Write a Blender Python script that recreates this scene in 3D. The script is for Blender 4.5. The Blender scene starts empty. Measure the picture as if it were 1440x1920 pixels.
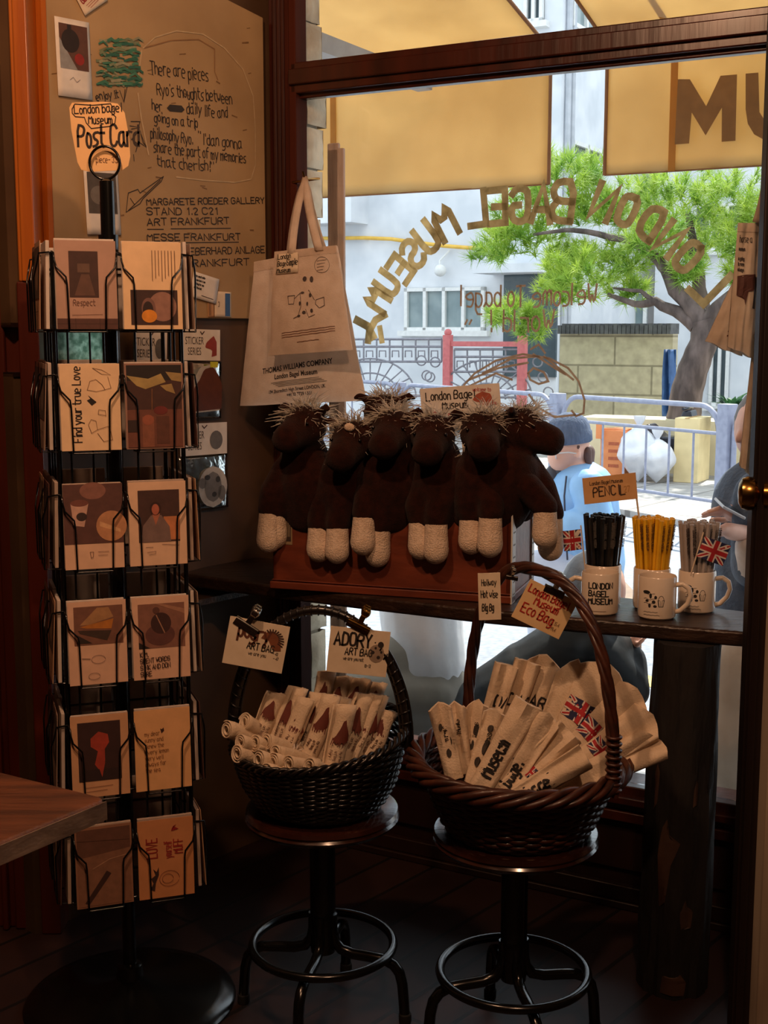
import bpy, bmesh, math, random
from mathutils import Vector, Matrix, noise
random.seed(7)
R = math.radians
S = bpy.context.scene
COL = S.collection

# ------------------------------------------------------------------ camera, light, exposure
PITCH = R(8.06); FPX = 2400.0; EYE = 1.45
cd = bpy.data.cameras.new('camera'); cam = bpy.data.objects.new('camera', cd); COL.objects.link(cam)
cam.location = (0, 0, EYE); cam.rotation_euler = (R(90) - PITCH, 0, 0)
cd.sensor_fit = 'VERTICAL'; cd.sensor_height = 36; cd.sensor_width = 27; cd.lens = 36 * FPX / 1920
cd.clip_start = 0.05; cd.clip_end = 200
S.camera = cam
S.view_settings.view_transform = 'Standard'; S.view_settings.look = 'None'
S.view_settings.exposure = 0.0; S.view_settings.gamma = 1.0; S.view_settings.use_curve_mapping = False

wd = bpy.data.worlds.new('world'); S.world = wd; wd.use_nodes = True
bg = wd.node_tree.nodes['Background']; bg.inputs['Color'].default_value = (0.80, 0.90, 1.0, 1); bg.inputs['Strength'].default_value = 2.0

def lamp(kind, name, loc, color, power, **kw):
    l = bpy.data.lights.new(name, kind); l.color = color; l.energy = power
    for k, v in kw.items(): setattr(l, k, v)
    o = bpy.data.objects.new(name, l); COL.objects.link(o); o.location = loc
    return o
sun = lamp('SUN', 'sun', (0, 0, 9), (1.0, 0.95, 0.86), 9.0, angle=R(0.6))
sun.rotation_euler = Vector((-0.30, -0.68, -0.95)).to_track_quat('-Z', 'Y').to_euler()
WARM = (1.0, 0.56, 0.32)
lamp('POINT', 'pendant_bulb', (-0.55, 1.55, 2.76), WARM, 62.0, shadow_soft_size=0.05)
lamp('POINT', 'pendant_bulb', (0.30, 0.75, 2.55), WARM, 60.0, shadow_soft_size=0.05)

# ------------------------------------------------------------------ frames of reference
SP, CP = math.sin(PITCH), math.cos(PITCH)
def ray(px, py):
    x = (px - 720) / FPX; y = (960 - py) / FPX
    return Vector((x, CP + SP * y, -SP + CP * y))
EYEV = Vector((0, 0, EYE))
def atY(px, py, Y):
    r = ray(px, py); return EYEV + r * (Y / r.y)
def onz(px, py, z):
    r = ray(px, py); return EYEV + r * ((z - EYE) / r.z)
def onp(px, py, P, n):
    r = ray(px, py); return EYEV + r * ((Vector(P) - EYEV).dot(n) / r.dot(n))
N = Vector((.485, .8745, 0)); W = Vector((.8745, -.485, 0)); UP = Vector((0, 0, 1)); WD = 3.0
N.normalize(); W = Vector((N.y, -N.x, 0))
def UV(u, v, z=0): return W * u + N * (WD - v) + UP * z       # u along the window wall, v into the room
def wv(px, py, v): return onp(px, py, N * (WD - v), N)
CORNER = Vector((-.327, 3.553, 0)); BD = Vector((.64, .768, 0)).normalized(); BN = Vector((BD.y, -BD.x, 0))
def BW(t, z, off=0): return CORNER - BD * t + BN * off + UP * z    # along the notice-board wall
def bw(px, py, off=0): return onp(px, py, CORNER + BN * off, BN)
def frame(o, x, y=None):
    x = Vector(x).normalized(); z = x.cross(Vector(y if y is not None else UP)).normalized(); y = z.cross(x)
    m = Matrix.Identity(4)
    for i in range(3): m[i][0] = x[i]; m[i][1] = y[i]; m[i][2] = z[i]; m[i][3] = o[i]
    return m
def T(x, y=0, z=0): return Matrix.Translation(Vector((x, y, z)) if not hasattr(x, '__len__') else Vector(x))
def RX(a): return Matrix.Rotation(R(a), 4, 'X')
def RY(a): return Matrix.Rotation(R(a), 4, 'Y')
def RZ(a): return Matrix.Rotation(R(a), 4, 'Z')

# ------------------------------------------------------------------ materials
MATS = {}
def lin(c): return tuple(((x / 255) / 12.92 if x / 255 <= .04045 else ((x / 255 + .055) / 1.055) ** 2.4) for x in c)
def mat(name, c1, c2=None, scale=20, stretch=(1, 1, 1), rough=.6, bump=0, bscale=None, metal=0, trans=0, spec=.5, sheen=0, detail=4, coat=0, alpha=None, ramp=(.35, .65)):
    if name in MATS: return MATS[name]
    m = bpy.data.materials.new(name); MATS[name] = m; m.use_nodes = True
    nt = m.node_tree; n = nt.nodes; L = nt.links; b = n['Principled BSDF']
    c1 = lin(c1); c2 = lin(c2) if c2 else tuple(x * .82 for x in c1)
    tc = n.new('ShaderNodeTexCoord'); mp = n.new('ShaderNodeMapping'); mp.inputs['Scale'].default_value = stretch
    L.new(tc.outputs['Object'], mp.inputs['Vector'])
    nz = n.new('ShaderNodeTexNoise'); nz.inputs['Scale'].default_value = scale; nz.inputs['Detail'].default_value = detail
    L.new(mp.outputs['Vector'], nz.inputs['Vector'])
    rp = n.new('ShaderNodeValToRGB'); rp.color_ramp.elements[0].position = ramp[0]; rp.color_ramp.elements[1].position = ramp[1]
    rp.color_ramp.elements[0].color = (*c1, 1); rp.color_ramp.elements[1].color = (*c2, 1)
    L.new(nz.outputs['Fac'], rp.inputs['Fac']); L.new(rp.outputs['Color'], b.inputs['Base Color'])
    b.inputs['Roughness'].default_value = rough; b.inputs['Metallic'].default_value = metal
    b.inputs['Specular IOR Level'].default_value = spec
    if sheen: b.inputs['Sheen Weight'].default_value = sheen; b.inputs['Sheen Roughness'].default_value = .6
    if coat: b.inputs['Coat Weight'].default_value = coat; b.inputs['Coat Roughness'].default_value = .15
    if bump:
        n2 = n.new('ShaderNodeTexNoise'); n2.inputs['Scale'].default_value = bscale or scale * 2; n2.inputs['Detail'].default_value = 3
        L.new(mp.outputs['Vector'], n2.inputs['Vector'])
        bp = n.new('ShaderNodeBump'); bp.inputs['Strength'].default_value = bump; bp.inputs['Distance'].default_value = .01
        L.new(n2.outputs['Fac'], bp.inputs['Height']); L.new(bp.outputs['Normal'], b.inputs['Normal'])
    if trans:
        tr = n.new('ShaderNodeBsdfTranslucent'); L.new(rp.outputs['Color'], tr.inputs['Color'])
        mx = n.new('ShaderNodeMixShader'); mx.inputs['Fac'].default_value = trans
        L.new(b.outputs['BSDF'], mx.inputs[1]); L.new(tr.outputs['BSDF'], mx.inputs[2]); L.new(mx.outputs['Shader'], n['Material Output'].inputs['Surface'])
    return m
def ink(c, rough=.7):
    return mat('ink_%02x%02x%02x' % tuple(c), c, tuple(int(x * .9) for x in c), scale=60, rough=rough)
def glassmat(name, tint=(.97, .98, .97), gloss=.06):
    if name in MATS: return MATS[name]
    m = bpy.data.materials.new(name); MATS[name] = m; m.use_nodes = True
    nt = m.node_tree; n = nt.nodes; L = nt.links; n.remove(n['Principled BSDF'])
    t = n.new('ShaderNodeBsdfTransparent'); t.inputs['Color'].default_value = (*tint, 1)
    g = n.new('ShaderNodeBsdfGlossy'); g.inputs['Roughness'].default_value = .02
    lw = n.new('ShaderNodeFresnel'); lw.inputs['IOR'].default_value = 1.35
    mu = n.new('ShaderNodeMath'); mu.operation = 'MULTIPLY'; mu.inputs[1].default_value = gloss / .06
    L.new(lw.outputs['Fac'], mu.inputs[0])
    mx = n.new('ShaderNodeMixShader'); L.new(mu.outputs[0], mx.inputs['Fac'])
    L.new(t.outputs[0], mx.inputs[1]); L.new(g.outputs[0], mx.inputs[2]); L.new(mx.outputs[0], n['Material Output'].inputs['Surface'])
    return m
def brickmat(name, c1, c2, mortar, sx, sy, ms=.02, rough=.8, off=.5, rot=0, bump=.3, vec=False):
    if name in MATS: return MATS[name]
    m = bpy.data.materials.new(name); MATS[name] = m; m.use_nodes = True
    nt = m.node_tree; n = nt.nodes; L = nt.links; b = n['Principled BSDF']
    tc = n.new('ShaderNodeTexCoord'); mp = n.new('ShaderNodeMapping'); mp.inputs['Rotation'].default_value = rot if hasattr(rot, '__len__') else (0, 0, rot)
    if vec:      # lay the courses along the window wall's direction and up
        dx = n.new('ShaderNodeVectorMath'); dx.operation = 'DOT_PRODUCT'; dx.inputs[1].default_value = W; L.new(tc.outputs['Object'], dx.inputs[0])
        sx_ = n.new('ShaderNodeSeparateXYZ'); L.new(tc.outputs['Object'], sx_.inputs[0]); cx_ = n.new('ShaderNodeCombineXYZ'); L.new(dx.outputs['Value'], cx_.inputs[0]); L.new(sx_.outputs['Z'], cx_.inputs[1])
        mp.inputs['Rotation'].default_value = (0, 0, 0); L.new(cx_.outputs[0], mp.inputs['Vector'])
    else: L.new(tc.outputs['Object'], mp.inputs['Vector'])
    br = n.new('ShaderNodeTexBrick'); br.inputs['Scale'].default_value = 1; br.inputs['Brick Width'].default_value = sx; br.inputs['Row Height'].default_value = sy
    br.inputs['Mortar Size'].default_value = ms; br.offset = off
    br.inputs['Color1'].default_value = (*lin(c1), 1); br.inputs['Color2'].default_value = (*lin(c2), 1); br.inputs['Mortar'].default_value = (*lin(mortar), 1)
    L.new(mp.outputs['Vector'], br.inputs['Vector'])
    nz = n.new('ShaderNodeTexNoise'); nz.inputs['Scale'].default_value = 9; nz.inputs['Detail'].default_value = 5; L.new(mp.outputs['Vector'], nz.inputs['Vector'])
    mr = n.new('ShaderNodeMapRange'); mr.inputs['From Min'].default_value = .3; mr.inputs['From Max'].default_value = .7; mr.inputs['To Min'].default_value = .72; mr.inputs['To Max'].default_value = 1.05
    L.new(nz.outputs['Fac'], mr.inputs['Value'])
    mx = n.new('ShaderNodeVectorMath'); mx.operation = 'SCALE'; L.new(br.outputs['Color'], mx.inputs[0]); L.new(mr.outputs['Result'], mx.inputs['Scale'])
    L.new(mx.outputs['Vector'], b.inputs['Base Color']); b.inputs['Roughness'].default_value = rough
    bp = n.new('ShaderNodeBump'); bp.inputs['Strength'].default_value = bump; bp.inputs['Distance'].default_value = .01; bp.invert = True
    L.new(br.outputs['Fac'], bp.inputs['Height']); L.new(bp.outputs['Normal'], b.inputs['Normal'])
    return m

# ------------------------------------------------------------------ mesh builder
def wm(o):
    return (wm(o.parent) @ o.matrix_parent_inverse if o.parent else Matrix.Identity(4)) @ o.matrix_basis
class MB:
    def __init__(s): s.v = []; s.f = []; s.mi = []; s.mats = []; s.cur = 0
    def use(s, m):
        if m not in s.mats: s.mats.append(m)
        s.cur = s.mats.index(m); return s
    def add(s, vs, fs, M=None):
        b = len(s.v)
        for p in vs:
            p = Vector(p); s.v.append(M @ p if M else p)
        for f in fs: s.f.append([b + i for i in f]); s.mi.append(s.cur)
        return s
    def box(s, c, d, M=None):
        x, y, z = d[0] / 2, d[1] / 2, d[2] / 2
        vs = [(c[0] + i * x, c[1] + j * y, c[2] + k * z) for k in (-1, 1) for j in (-1, 1) for i in (-1, 1)]
        return s.add(vs, [(0, 2, 3, 1), (4, 5, 7, 6), (0, 1, 5, 4), (2, 6, 7, 3), (0, 4, 6, 2), (1, 3, 7, 5)], M)
    def span(s, a, b, M=None): # box between two corners
        return s.box([(a[i] + b[i]) / 2 for i in range(3)], [abs(b[i] - a[i]) for i in range(3)], M)
    def hexa(s, bot, top):
        n = len(bot); vs = list(bot) + list(top)
        fs = [list(range(n))[::-1], list(range(n, 2 * n))] + [(i, (i + 1) % n, n + (i + 1) % n, n + i) for i in range(n)]
        return s.add(vs, fs)
    def prism(s, pts, d, M=None, z0=0):
        n = len(pts); vs = [(p[0], p[1], z0) for p in pts] + [(p[0], p[1], z0 + d) for p in pts]
        return s.add(vs, [list(range(n))[::-1], list(range(n, 2 * n))] + [(i, (i + 1) % n, n + (i + 1) % n, n + i) for i in range(n)], M)
    def poly(s, pts, M=None, z=0):
        return s.add([(p[0], p[1], p[2] if len(p) > 2 else z) for p in pts], [list(range(len(pts)))], M)
    def tube(s, pts, r, seg=8, closed=False, M=None, flat=1.0):
        P = [Vector(p) for p in pts]; n = len(P); rr = r if hasattr(r, '__len__') else [r] * n
        vs = []; fs = []; prev = None
        for i in range(n):
            if closed: t = P[(i + 1) % n] - P[i - 1]
            else: t = P[min(i + 1, n - 1)] - P[max(i - 1, 0)]
            t = t.normalized() if t.length > 1e-9 else Vector((0, 0, 1))
            if prev is None:
                a = Vector((0, 0, 1)) if abs(t.z) < .9 else Vector((1, 0, 0)); x = t.cross(a).normalized()
            else:
                x = prev - t * prev.dot(t); x = x.normalized() if x.length > 1e-6 else t.orthogonal().normalized()
            prev = x; y = t.cross(x)
            for k in range(seg):
                a = 2 * math.pi * k / seg; vs.append(P[i] + (x * math.cos(a) + y * math.sin(a) * flat) * rr[i])
        m = n if closed else n - 1
        for i in range(m):
            j = (i + 1) % n
            for k in range(seg): fs.append((i * seg + k, i * seg + (k + 1) % seg, j * seg + (k + 1) % seg, j * seg + k))
        if not closed: fs += [list(range(seg))[::-1], [(n - 1) * seg + k for k in range(seg)]]
        return s.add(vs, fs, M)
    def lathe(s, prof, seg=32, M=None, caps=True):
        vs = []; fs = []; n = len(prof)
        for r, z in prof:
            for k in range(seg):
                a = 2 * math.pi * k / seg; vs.append((r * math.cos(a), r * math.sin(a), z))
        for i in range(n - 1):
            for k in range(seg): fs.append((i * seg + k, i * seg + (k + 1) % seg, (i + 1) * seg + (k + 1) % seg, (i + 1) * seg + k))
        if caps:
            fs += [list(range(seg))[::-1], [(n - 1) * seg + k for k in range(seg)]]
        return s.add(vs, fs, M)
    def ball(s, c, r, seg=16, M=None):
        r = r if hasattr(r, '__len__') else (r, r, r); h = seg // 2
        vs = [(c[0], c[1], c[2] - r[2])]; fs = []
        for i in range(1, h):
            a = -math.pi / 2 + math.pi * i / h
            for k in range(seg):
                b = 2 * math.pi * k / seg; vs.append((c[0] + r[0] * math.cos(a) * math.cos(b), c[1] + r[1] * math.cos(a) * math.sin(b), c[2] + r[2] * math.sin(a)))
        vs.append((c[0], c[1], c[2] + r[2])); e = len(vs) - 1
        for k in range(seg):
            fs.append((0, 1 + (k + 1) % seg, 1 + k)); fs.append((e, e - seg + k, e - seg + (k + 1) % seg))
            for i in range(h - 2): fs.append((1 + i * seg + k, 1 + i * seg + (k + 1) % seg, 1 + (i + 1) * seg + (k + 1) % seg, 1 + (i + 1) * seg + k))
        return s.add(vs, fs, M)
    def cap(s, a, b, r0, r1, seg=12, M=None):         # tapered capsule
        a = Vector(a); b = Vector(b); d = b - a; L = max(d.length, 1e-6); prof = [(r0 * .02, -r0)]
        for i in range(1, 5): t = math.pi / 2 * i / 4; prof.append((r0 * math.sin(t), -r0 * math.cos(t)))
        for i in range(0, 4): t = math.pi / 2 * i / 4; prof.append((r1 * math.cos(t), L + r1 * math.sin(t)))
        prof.append((r1 * .02, L + r1))
        q = d.to_track_quat('Z', 'Y').to_matrix().to_4x4() if d.length > 1e-6 else Matrix.Identity(4)
        X = T(a) @ q
        return s.lathe(prof, seg, (M @ X) if M else X)
    def stroke(s, pts, w, M=None, z=0, closed=False, fn=None):      # flat pen line with mitred joints
        P = [Vector((p[0], p[1])) for p in pts]
        Q = [P[0]]
        for p in P[1:]:
            if (p - Q[-1]).length > 1e-6: Q.append(p)
        P = Q; n = len(P)
        if n < 2: P = [P[0], P[0] + Vector((w * .6, 0))]; n = 2
        vs = []
        for i in range(n):
            if closed: d0 = (P[i] - P[i - 1]).normalized(); d1 = (P[(i + 1) % n] - P[i]).normalized()
            else:
                d0 = (P[i] - P[i - 1]).normalized() if i else (P[1] - P[0]).normalized()
                d1 = (P[i + 1] - P[i]).normalized() if i < n - 1 else d0
            n0 = Vector((-d0.y, d0.x)); n1 = Vector((-d1.y, d1.x)); m = n0 + n1
            m = m.normalized() if m.length > .2 else n0
            k = min(1 / max(m.dot(n0), .45), 1.8) * w / 2
            e = Vector((0, 0))
            if not closed: e = -d0 * w * .35 if i == 0 else (d0 * w * .35 if i == n - 1 else e)
            for q in (P[i] + e + m * k, P[i] + e - m * k): vs.append(fn(q.x, q.y) if fn else (q.x, q.y, z))
        m = n if closed else n - 1
        return s.add(vs, [(2 * i, 2 * i + 1, 2 * ((i + 1) % n) + 1, 2 * ((i + 1) % n)) for i in range(m)], M)
    def rows(s, pts, fn, rows=14, cols=6):        # fills a 2D outline row by row and maps it through fn
        ys = [p[1] for p in pts]; y0, y1 = min(ys), max(ys); prev = None
        for i in range(rows + 1):
            y = y0 + (y1 - y0) * (i + (.02 if i == 0 else -.02 if i == rows else 0)) / rows; xs = []
            for k in range(len(pts)):
                a, b = pts[k], pts[(k + 1) % len(pts)]
                if (a[1] <= y) != (b[1] <= y): xs.append(a[0] + (b[0] - a[0]) * (y - a[1]) / (b[1] - a[1]))
            if len(xs) < 2: prev = None; continue
            x0, x1 = min(xs), max(xs); row = [fn(x0 + (x1 - x0) * j / cols, y) for j in range(cols + 1)]
            if prev: s.add(prev + row, [(j, j + 1, cols + 2 + j, cols + 1 + j) for j in range(cols)])
            prev = row
        return s
    def grid(s, fn, nu, nv, M=None):
        vs = [fn(i / nu, j / nv) for j in range(nv + 1) for i in range(nu + 1)]
        return s.add(vs, [(j * (nu + 1) + i, j * (nu + 1) + i + 1, (j + 1) * (nu + 1) + i + 1, (j + 1) * (nu + 1) + i) for j in range(nv) for i in range(nu)], M)
    def build(s, name, m=None, parent=None, rel=False, smooth=35, bevel=0, seg=2, remesh=0, iters=4, thick=0, sub=0):
        me = bpy.data.meshes.new(name)
        if rel or not s.v: c = Vector((0, 0, 0))
        else:
            lo = [min(p[i] for p in s.v) for i in range(3)]; hi = [max(p[i] for p in s.v) for i in range(3)]
            c = Vector([(lo[i] + hi[i]) / 2 for i in range(3)])
            if parent is None: c.z = lo[2]
        me.from_pydata([p - c for p in s.v], [], s.f)
        for mm in (s.mats or [m]): me.materials.append(mm)
        if s.mats: me.polygons.foreach_set('material_index', s.mi)
        me.validate(); me.update()
        if smooth:
            me.polygons.foreach_set('use_smooth', [True] * len(me.polygons)); me.set_sharp_from_angle(angle=R(smooth))
        o = bpy.data.objects.new(name, me); COL.objects.link(o); o.location = c
        if parent is not None:
            o.parent = parent
            if not rel: o.matrix_parent_inverse = wm(parent).inverted()
        if remesh:
            d = o.modifiers.new('remesh', 'REMESH'); d.mode = 'VOXEL'; d.voxel_size = remesh; d.use_smooth_shade = True
            d = o.modifiers.new('smooth', 'SMOOTH'); d.factor = .6; d.iterations = iters
        if thick: d = o.modifiers.new('solid', 'SOLIDIFY'); d.thickness = thick; d.offset = 0
        if sub: d = o.modifiers.new('sub', 'SUBSURF'); d.levels = sub; d.render_levels = sub
        if bevel: d = o.modifiers.new('bevel', 'BEVEL'); d.width = bevel; d.segments = seg; d.limit_method = 'ANGLE'; d.angle_limit = R(40); d.harden_normals = bool(smooth)
        return o
def tag(o, label, cat, group=None, kind=None):
    o['label'] = label; o['category'] = cat
    if group: o['group'] = group
    if kind: o['kind'] = kind
    return o
def thing(name, label, cat, loc=(0, 0, 0), rz=0, group=None, M=None):
    o = bpy.data.objects.new(name, None); COL.objects.link(o); o.empty_display_size = .05
    if M is not None: o.matrix_basis = M
    else: o.location = loc; o.rotation_euler = (0, 0, R(rz))
    return tag(o, label, cat, group)
def struct(o, label=None):
    o['kind'] = 'structure'
    if label: o['label'] = label
    return o
def copy_tree(o, parent=None):
    c = o.copy(); COL.objects.link(c)
    if parent is not None: c.parent = parent
    for ch in list(o.children): copy_tree(ch, c)
    return c

# ------------------------------------------------------------------ pen lettering
GL = {}
for ln in """A 022842 1434
B 02083847463505 3544433202
C 4738180703123243
D 02082847432202
E 42020848 0535
F 020848 0535
G 47381807031232434525
H 0208 4248 0545
I 2228
J 4843321203
K 0208 480542
L 080242
M 0208254842
N 02084248
O 180703123243473818
P 02083847463505
Q 180703123243473818 2442
R 02083847463505 2542
S 473818070615354443321203
T 0848 2822
U 080312324348
V 082248
W 0812263248
X 0248 0842
Y 082548 2522
Z 08480242
a 36160503122233 363342
b 0802 0516263533221203
c 361605031232
d 3832 36160503122233
e 04344526160503122232
f 38281712 0636
g 36160503122233 36312000
h 0802 0516263532
i 1612 1817
j 26211000 2827
k 0802 3604 0432
l 1812
m 0602 05162522 25364542
n 0602 0516263532
o 160503122233352616
p 0600 0516263533221203
q 36160503122233 3630
r 0602 051636
s 3616051424332202
t 18132232 0636
u 0603122233 3632
v 062246
w 0612243246
x 0632 0236
y 0622 4610
z 06360232
0 180703122233372818
1 172822
2 07182837360232
3 0718283736253433221203
4 32380434
5 3808052534332202
6 38180703122233342505
7 083812
8 15060718283736251504031222333425
9 3515060718283732
. 1213
, 1201
! 1814 1213
' 1817
" 0807 2827
- 0535
+ 0535 2327
: 1516 1213""".split('\n'):
    k, *st = ln.split(' ')
    GL[k] = [[(int(q[i]), int(q[i + 1]) - 2) for i in range(0, len(q), 2)] for q in st]
NARROW = .72
def twidth(s, h, sp=1.25): return sum((max(p[0] for st in GL[c] for p in st) + sp if c in GL else 2.4) for c in s) * h / 6 * NARROW
def rounded(P):
    if len(P) < 5: return P
    o = [P[0]]
    for i in range(1, len(P) - 1):
        a, b, c = P[i - 1], P[i], P[i + 1]
        o += [(b[0] * .72 + a[0] * .28, b[1] * .72 + a[1] * .28), (b[0] * .72 + c[0] * .28, b[1] * .72 + c[1] * .28)]
    return o + [P[-1]]
def write(mb, s, x, y, h, w, M=None, z=.0006, sp=1.25, jit=.25, ang=0, slant=0, squash=1.0, fn=None, align=0, mirror=False):
    squash = squash * NARROW; u = h / 6; ca, sa = math.cos(R(ang)), math.sin(R(ang)); tw = twidth(s, h, sp) * squash / NARROW
    cx = -tw * align / 1.0
    for c in s:
        if c not in GL: cx += 2.4 * u * squash; continue
        adv = max(p[0] for st in GL[c] for p in st) + sp; jy = random.uniform(-jit, jit) * u
        for st in GL[c]:
            pts = []
            for a, b in st:
                qx = cx + (a + random.uniform(-jit, jit) * .5 + slant * b) * u * squash; qy = b * u + jy + random.uniform(-jit, jit) * .5 * u
                if mirror: qx = -qx
                pts.append((x + qx * ca - qy * sa, y + qx * sa + qy * ca))
            mb.stroke(rounded(pts), w, M, z, fn=fn)
        cx += adv * u * squash
def ell(cx, cy, rx, ry, n=24, a0=0, a1=360): return [(cx + rx * math.cos(R(a0 + (a1 - a0) * i / (n if a1 - a0 < 360 else n))), cy + ry * math.sin(R(a0 + (a1 - a0) * i / n))) for i in range(n if a1 - a0 >= 360 else n + 1)]
def art(mb, ops, w, h, M):
    """flat printed picture: ops in fractions of the card, each a hair above the one before"""
    z = .0007
    for op in ops:
        k = op[0]; mb.use(ink(op[7] if k == 't' else op[-1]))
        if k == 'r': mb.poly([(op[1] * w, op[2] * h), (op[3] * w, op[2] * h), (op[3] * w, op[4] * h), (op[1] * w, op[4] * h)], M, z)
        elif k == 'e': mb.poly([(x * w, y * h) for x, y in ell(op[1], op[2], op[3], op[4], 28)], M, z)
        elif k == 'p': mb.poly([(x * w, y * h) for x, y in op[1]], M, z)
        elif k == 'l': mb.stroke([(x * w, y * h) for x, y in op[1]], op[2], M, z)
        elif k == 't': write(mb, op[1], op[2] * w, op[3] * h, op[4] * h, op[5], M, z, jit=.12, ang=op[6], squash=op[8] if len(op) > 8 else 1)
        z += .00012
FONT = None
def fontmesh(mb, s, size, M, squash=1, off=0, align='CENTER'):
    cu = bpy.data.curves.new('t', 'FONT'); cu.body = s; cu.size = size; cu.offset = off; cu.align_x = align; cu.resolution_u = 3
    o = bpy.data.objects.new('t', cu); COL.objects.link(o)
    dg = bpy.context.evaluated_depsgraph_get(); me = bpy.data.meshes.new_from_object(o.evaluated_get(dg))
    mb.add([(v.co.x * squash, v.co.y, 0) for v in me.vertices], [list(p.vertices) for p in me.polygons], M)
    bpy.data.objects.remove(o); bpy.data.curves.remove(cu); bpy.data.meshes.remove(me)
def pcard(tl, tr, br, bl, Y, dY=0):
    """frame and size of a flat rectangular card that shows with these corners at depth Y (dY: its right edge deeper)"""
    A = atY(*bl, Y); B = atY(*br, Y + dY); C = atY(*tl, Y); D = atY(*tr, Y + dY)
    x = ((B - A) + (D - C)) / 2; y = ((C - A) + (D - B)) / 2
    return frame((A + B + C + D) / 4 - x / 2 - y / 2, x, y), x.length, y.length

# ------------------------------------------------------------------ shared finishes
M_floor = brickmat('floor_planks', (50, 27, 20), (38, 20, 15), (12, 7, 5), 1.6, .13, .006, rough=.55, off=.37, rot=math.atan2(BD.y, BD.x) * -1, bump=.2)
M_dark = mat('dark_wood', (36, 16, 10), (25, 11, 7), 7, (2, 2, .35), .42, .15)
M_frame = mat('varnished_frame_wood', (66, 25, 13), (45, 17, 9), 6, (3, 3, .3), .3, .1, coat=.3)
M_amber = mat('amber_lamplit_wood', (186, 104, 34), (160, 82, 24), 6, (4, 4, .3), .32, .1, coat=.4)  # varnished edges facing the lamp, its warm glow put into the amber colour
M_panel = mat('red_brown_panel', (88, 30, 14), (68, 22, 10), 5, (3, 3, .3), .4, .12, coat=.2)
M_black = mat('black_metal', (13, 14, 14), (9, 10, 10), 40, rough=.2, spec=.6)
M_chrome = mat('dull_steel', (200, 198, 192), (170, 168, 160), 30, rough=.2, metal=1)
M_brass = mat('brass', (176, 138, 74), (140, 104, 52), 20, rough=.22, metal=1)
M_card = mat('cream_card', (222, 205, 180), (212, 194, 168), 30, rough=.75)
M_white = mat('white_card', (226, 220, 212), (214, 208, 200), 30, rough=.7)
M_old = mat('rough_plank_wood', (92, 70, 52), (50, 36, 27), 9, (.6, 6, 6), .6, .5, 40)
INK = (38, 30, 26)

# ------------------------------------------------------------------ room shell
f = MB(); f.prism([(p.x, p.y) for p in (UV(-2.6, .0), UV(2.6, .0), UV(2.6, 5.2), UV(-2.6, 5.2))][::-1], .1, z0=-.1)
struct(f.build('floor', M_floor))
f = MB(); f.prism([(p.x, p.y) for p in (UV(-2.6, .0), UV(2.6, .0), UV(2.6, 5.2), UV(-2.6, 5.2))][::-1], .1, z0=2.85)
struct(f.build('ceiling', mat('ceiling_brown', (70, 50, 38), (60, 42, 32), 5)))
MW = frame(UV(0, 0), W, UP)           # window-wall frame: x along, y up, z into the room
def wspan(mb, a, b): mb.span((a[0], a[2], a[1]), (b[0], b[2], b[1]), MW)     # corners as (u, v, z)
M_shell = mat('dark_shell_paint', (58, 34, 22), (48, 27, 17), 6)
f = MB(); wspan(f, (-2.6, 5.2, 0), (2.6, 5.3, 2.85)); struct(f.build('wall_back', M_shell))
f = MB(); wspan(f, (2.5, 0, 0), (2.6, 5.2, 2.85)); struct(f.build('wall_right', M_shell))
f = MB(); wspan(f, (-2.7, .95, 0), (-2.6, 5.2, 2.85)); struct(f.build('wall_left', M_shell))

# window wall below the sill: panelled wainscot
f = MB(); wspan(f, (-2.05, -.12, 0), (-.3, .0, .24)); wspan(f, (-2.05, -.12, 2.72), (2.6, .0, 2.85)); wspan(f, (-2.4, -.08, 0), (-1.93, .0, 2.85)); wspan(f, (-.3, -.12, 0), (2.6, 0, 2.85))
struct(f.build('wall_front', M_dark))
f = MB(); wspan(f, (-2.0, 0, .02), (-.3, .022, .06)); wspan(f, (-2.0, 0, .0), (-.3, .03, .02)); struct(f.build('baseboard_front', M_dark, bevel=.004))

# window: frame, sill, transom, two panes
win = thing('window_1', 'brown framed shop window with a transom over the shelf', 'window', UV(-1.3, 0, .33)); del win['category']; win['kind'] = 'structure'
def wpart(name, boxes, m, bevel=.004):
    f = MB()
    for a, b in boxes: wspan(f, a, b)
    return f.build(name, m, win, bevel=bevel)
wpart('transom_bar', [((-1.92, .0, 2.071), (-.3, .05, 2.15)), ((-1.92, .05, 2.092), (-.3, .062, 2.132)), ((-1.92, .0, 2.06), (-.3, .03, 2.075))], M_frame)
wpart('jamb', [((-1.925, -.006, .24), (-1.903, .05, 2.72)), ((-1.945, .0, .24), (-1.93, .04, 2.72))], mat('matt_frame_wood', (72, 30, 17), (52, 21, 12), 6, (3, 3, .3), .75, spec=.15), .003)
wpart('jamb', [((-.36, -.06, .24), (-.3, .05, 2.72))], M_dark)
wpart('head_rail', [((-1.925, -.05, 2.66), (-.3, .06, 2.74))], M_frame)
wpart('sill', [((-1.93, -.08, .30), (-.3, .03, .327)), ((-1.93, .0, .285), (-.3, .055, .305)), ((-1.93, .0, .235), (-.3, .04, .262)), ((-1.93, 0, .262), (-.3, .028, .285))], M_frame)
wpart('sill_apron', [((-1.93, 0, .10), (-.3, .014, .235))], M_dark)
MG = glassmat('window_glass')
wpart('pane', [((-1.905, -.003, .327), (-.36, .003, 2.07))], MG, 0)
wpart('pane', [((-1.905, -.003, 2.15), (-.36, .003, 2.66))], MG, 0)

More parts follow.
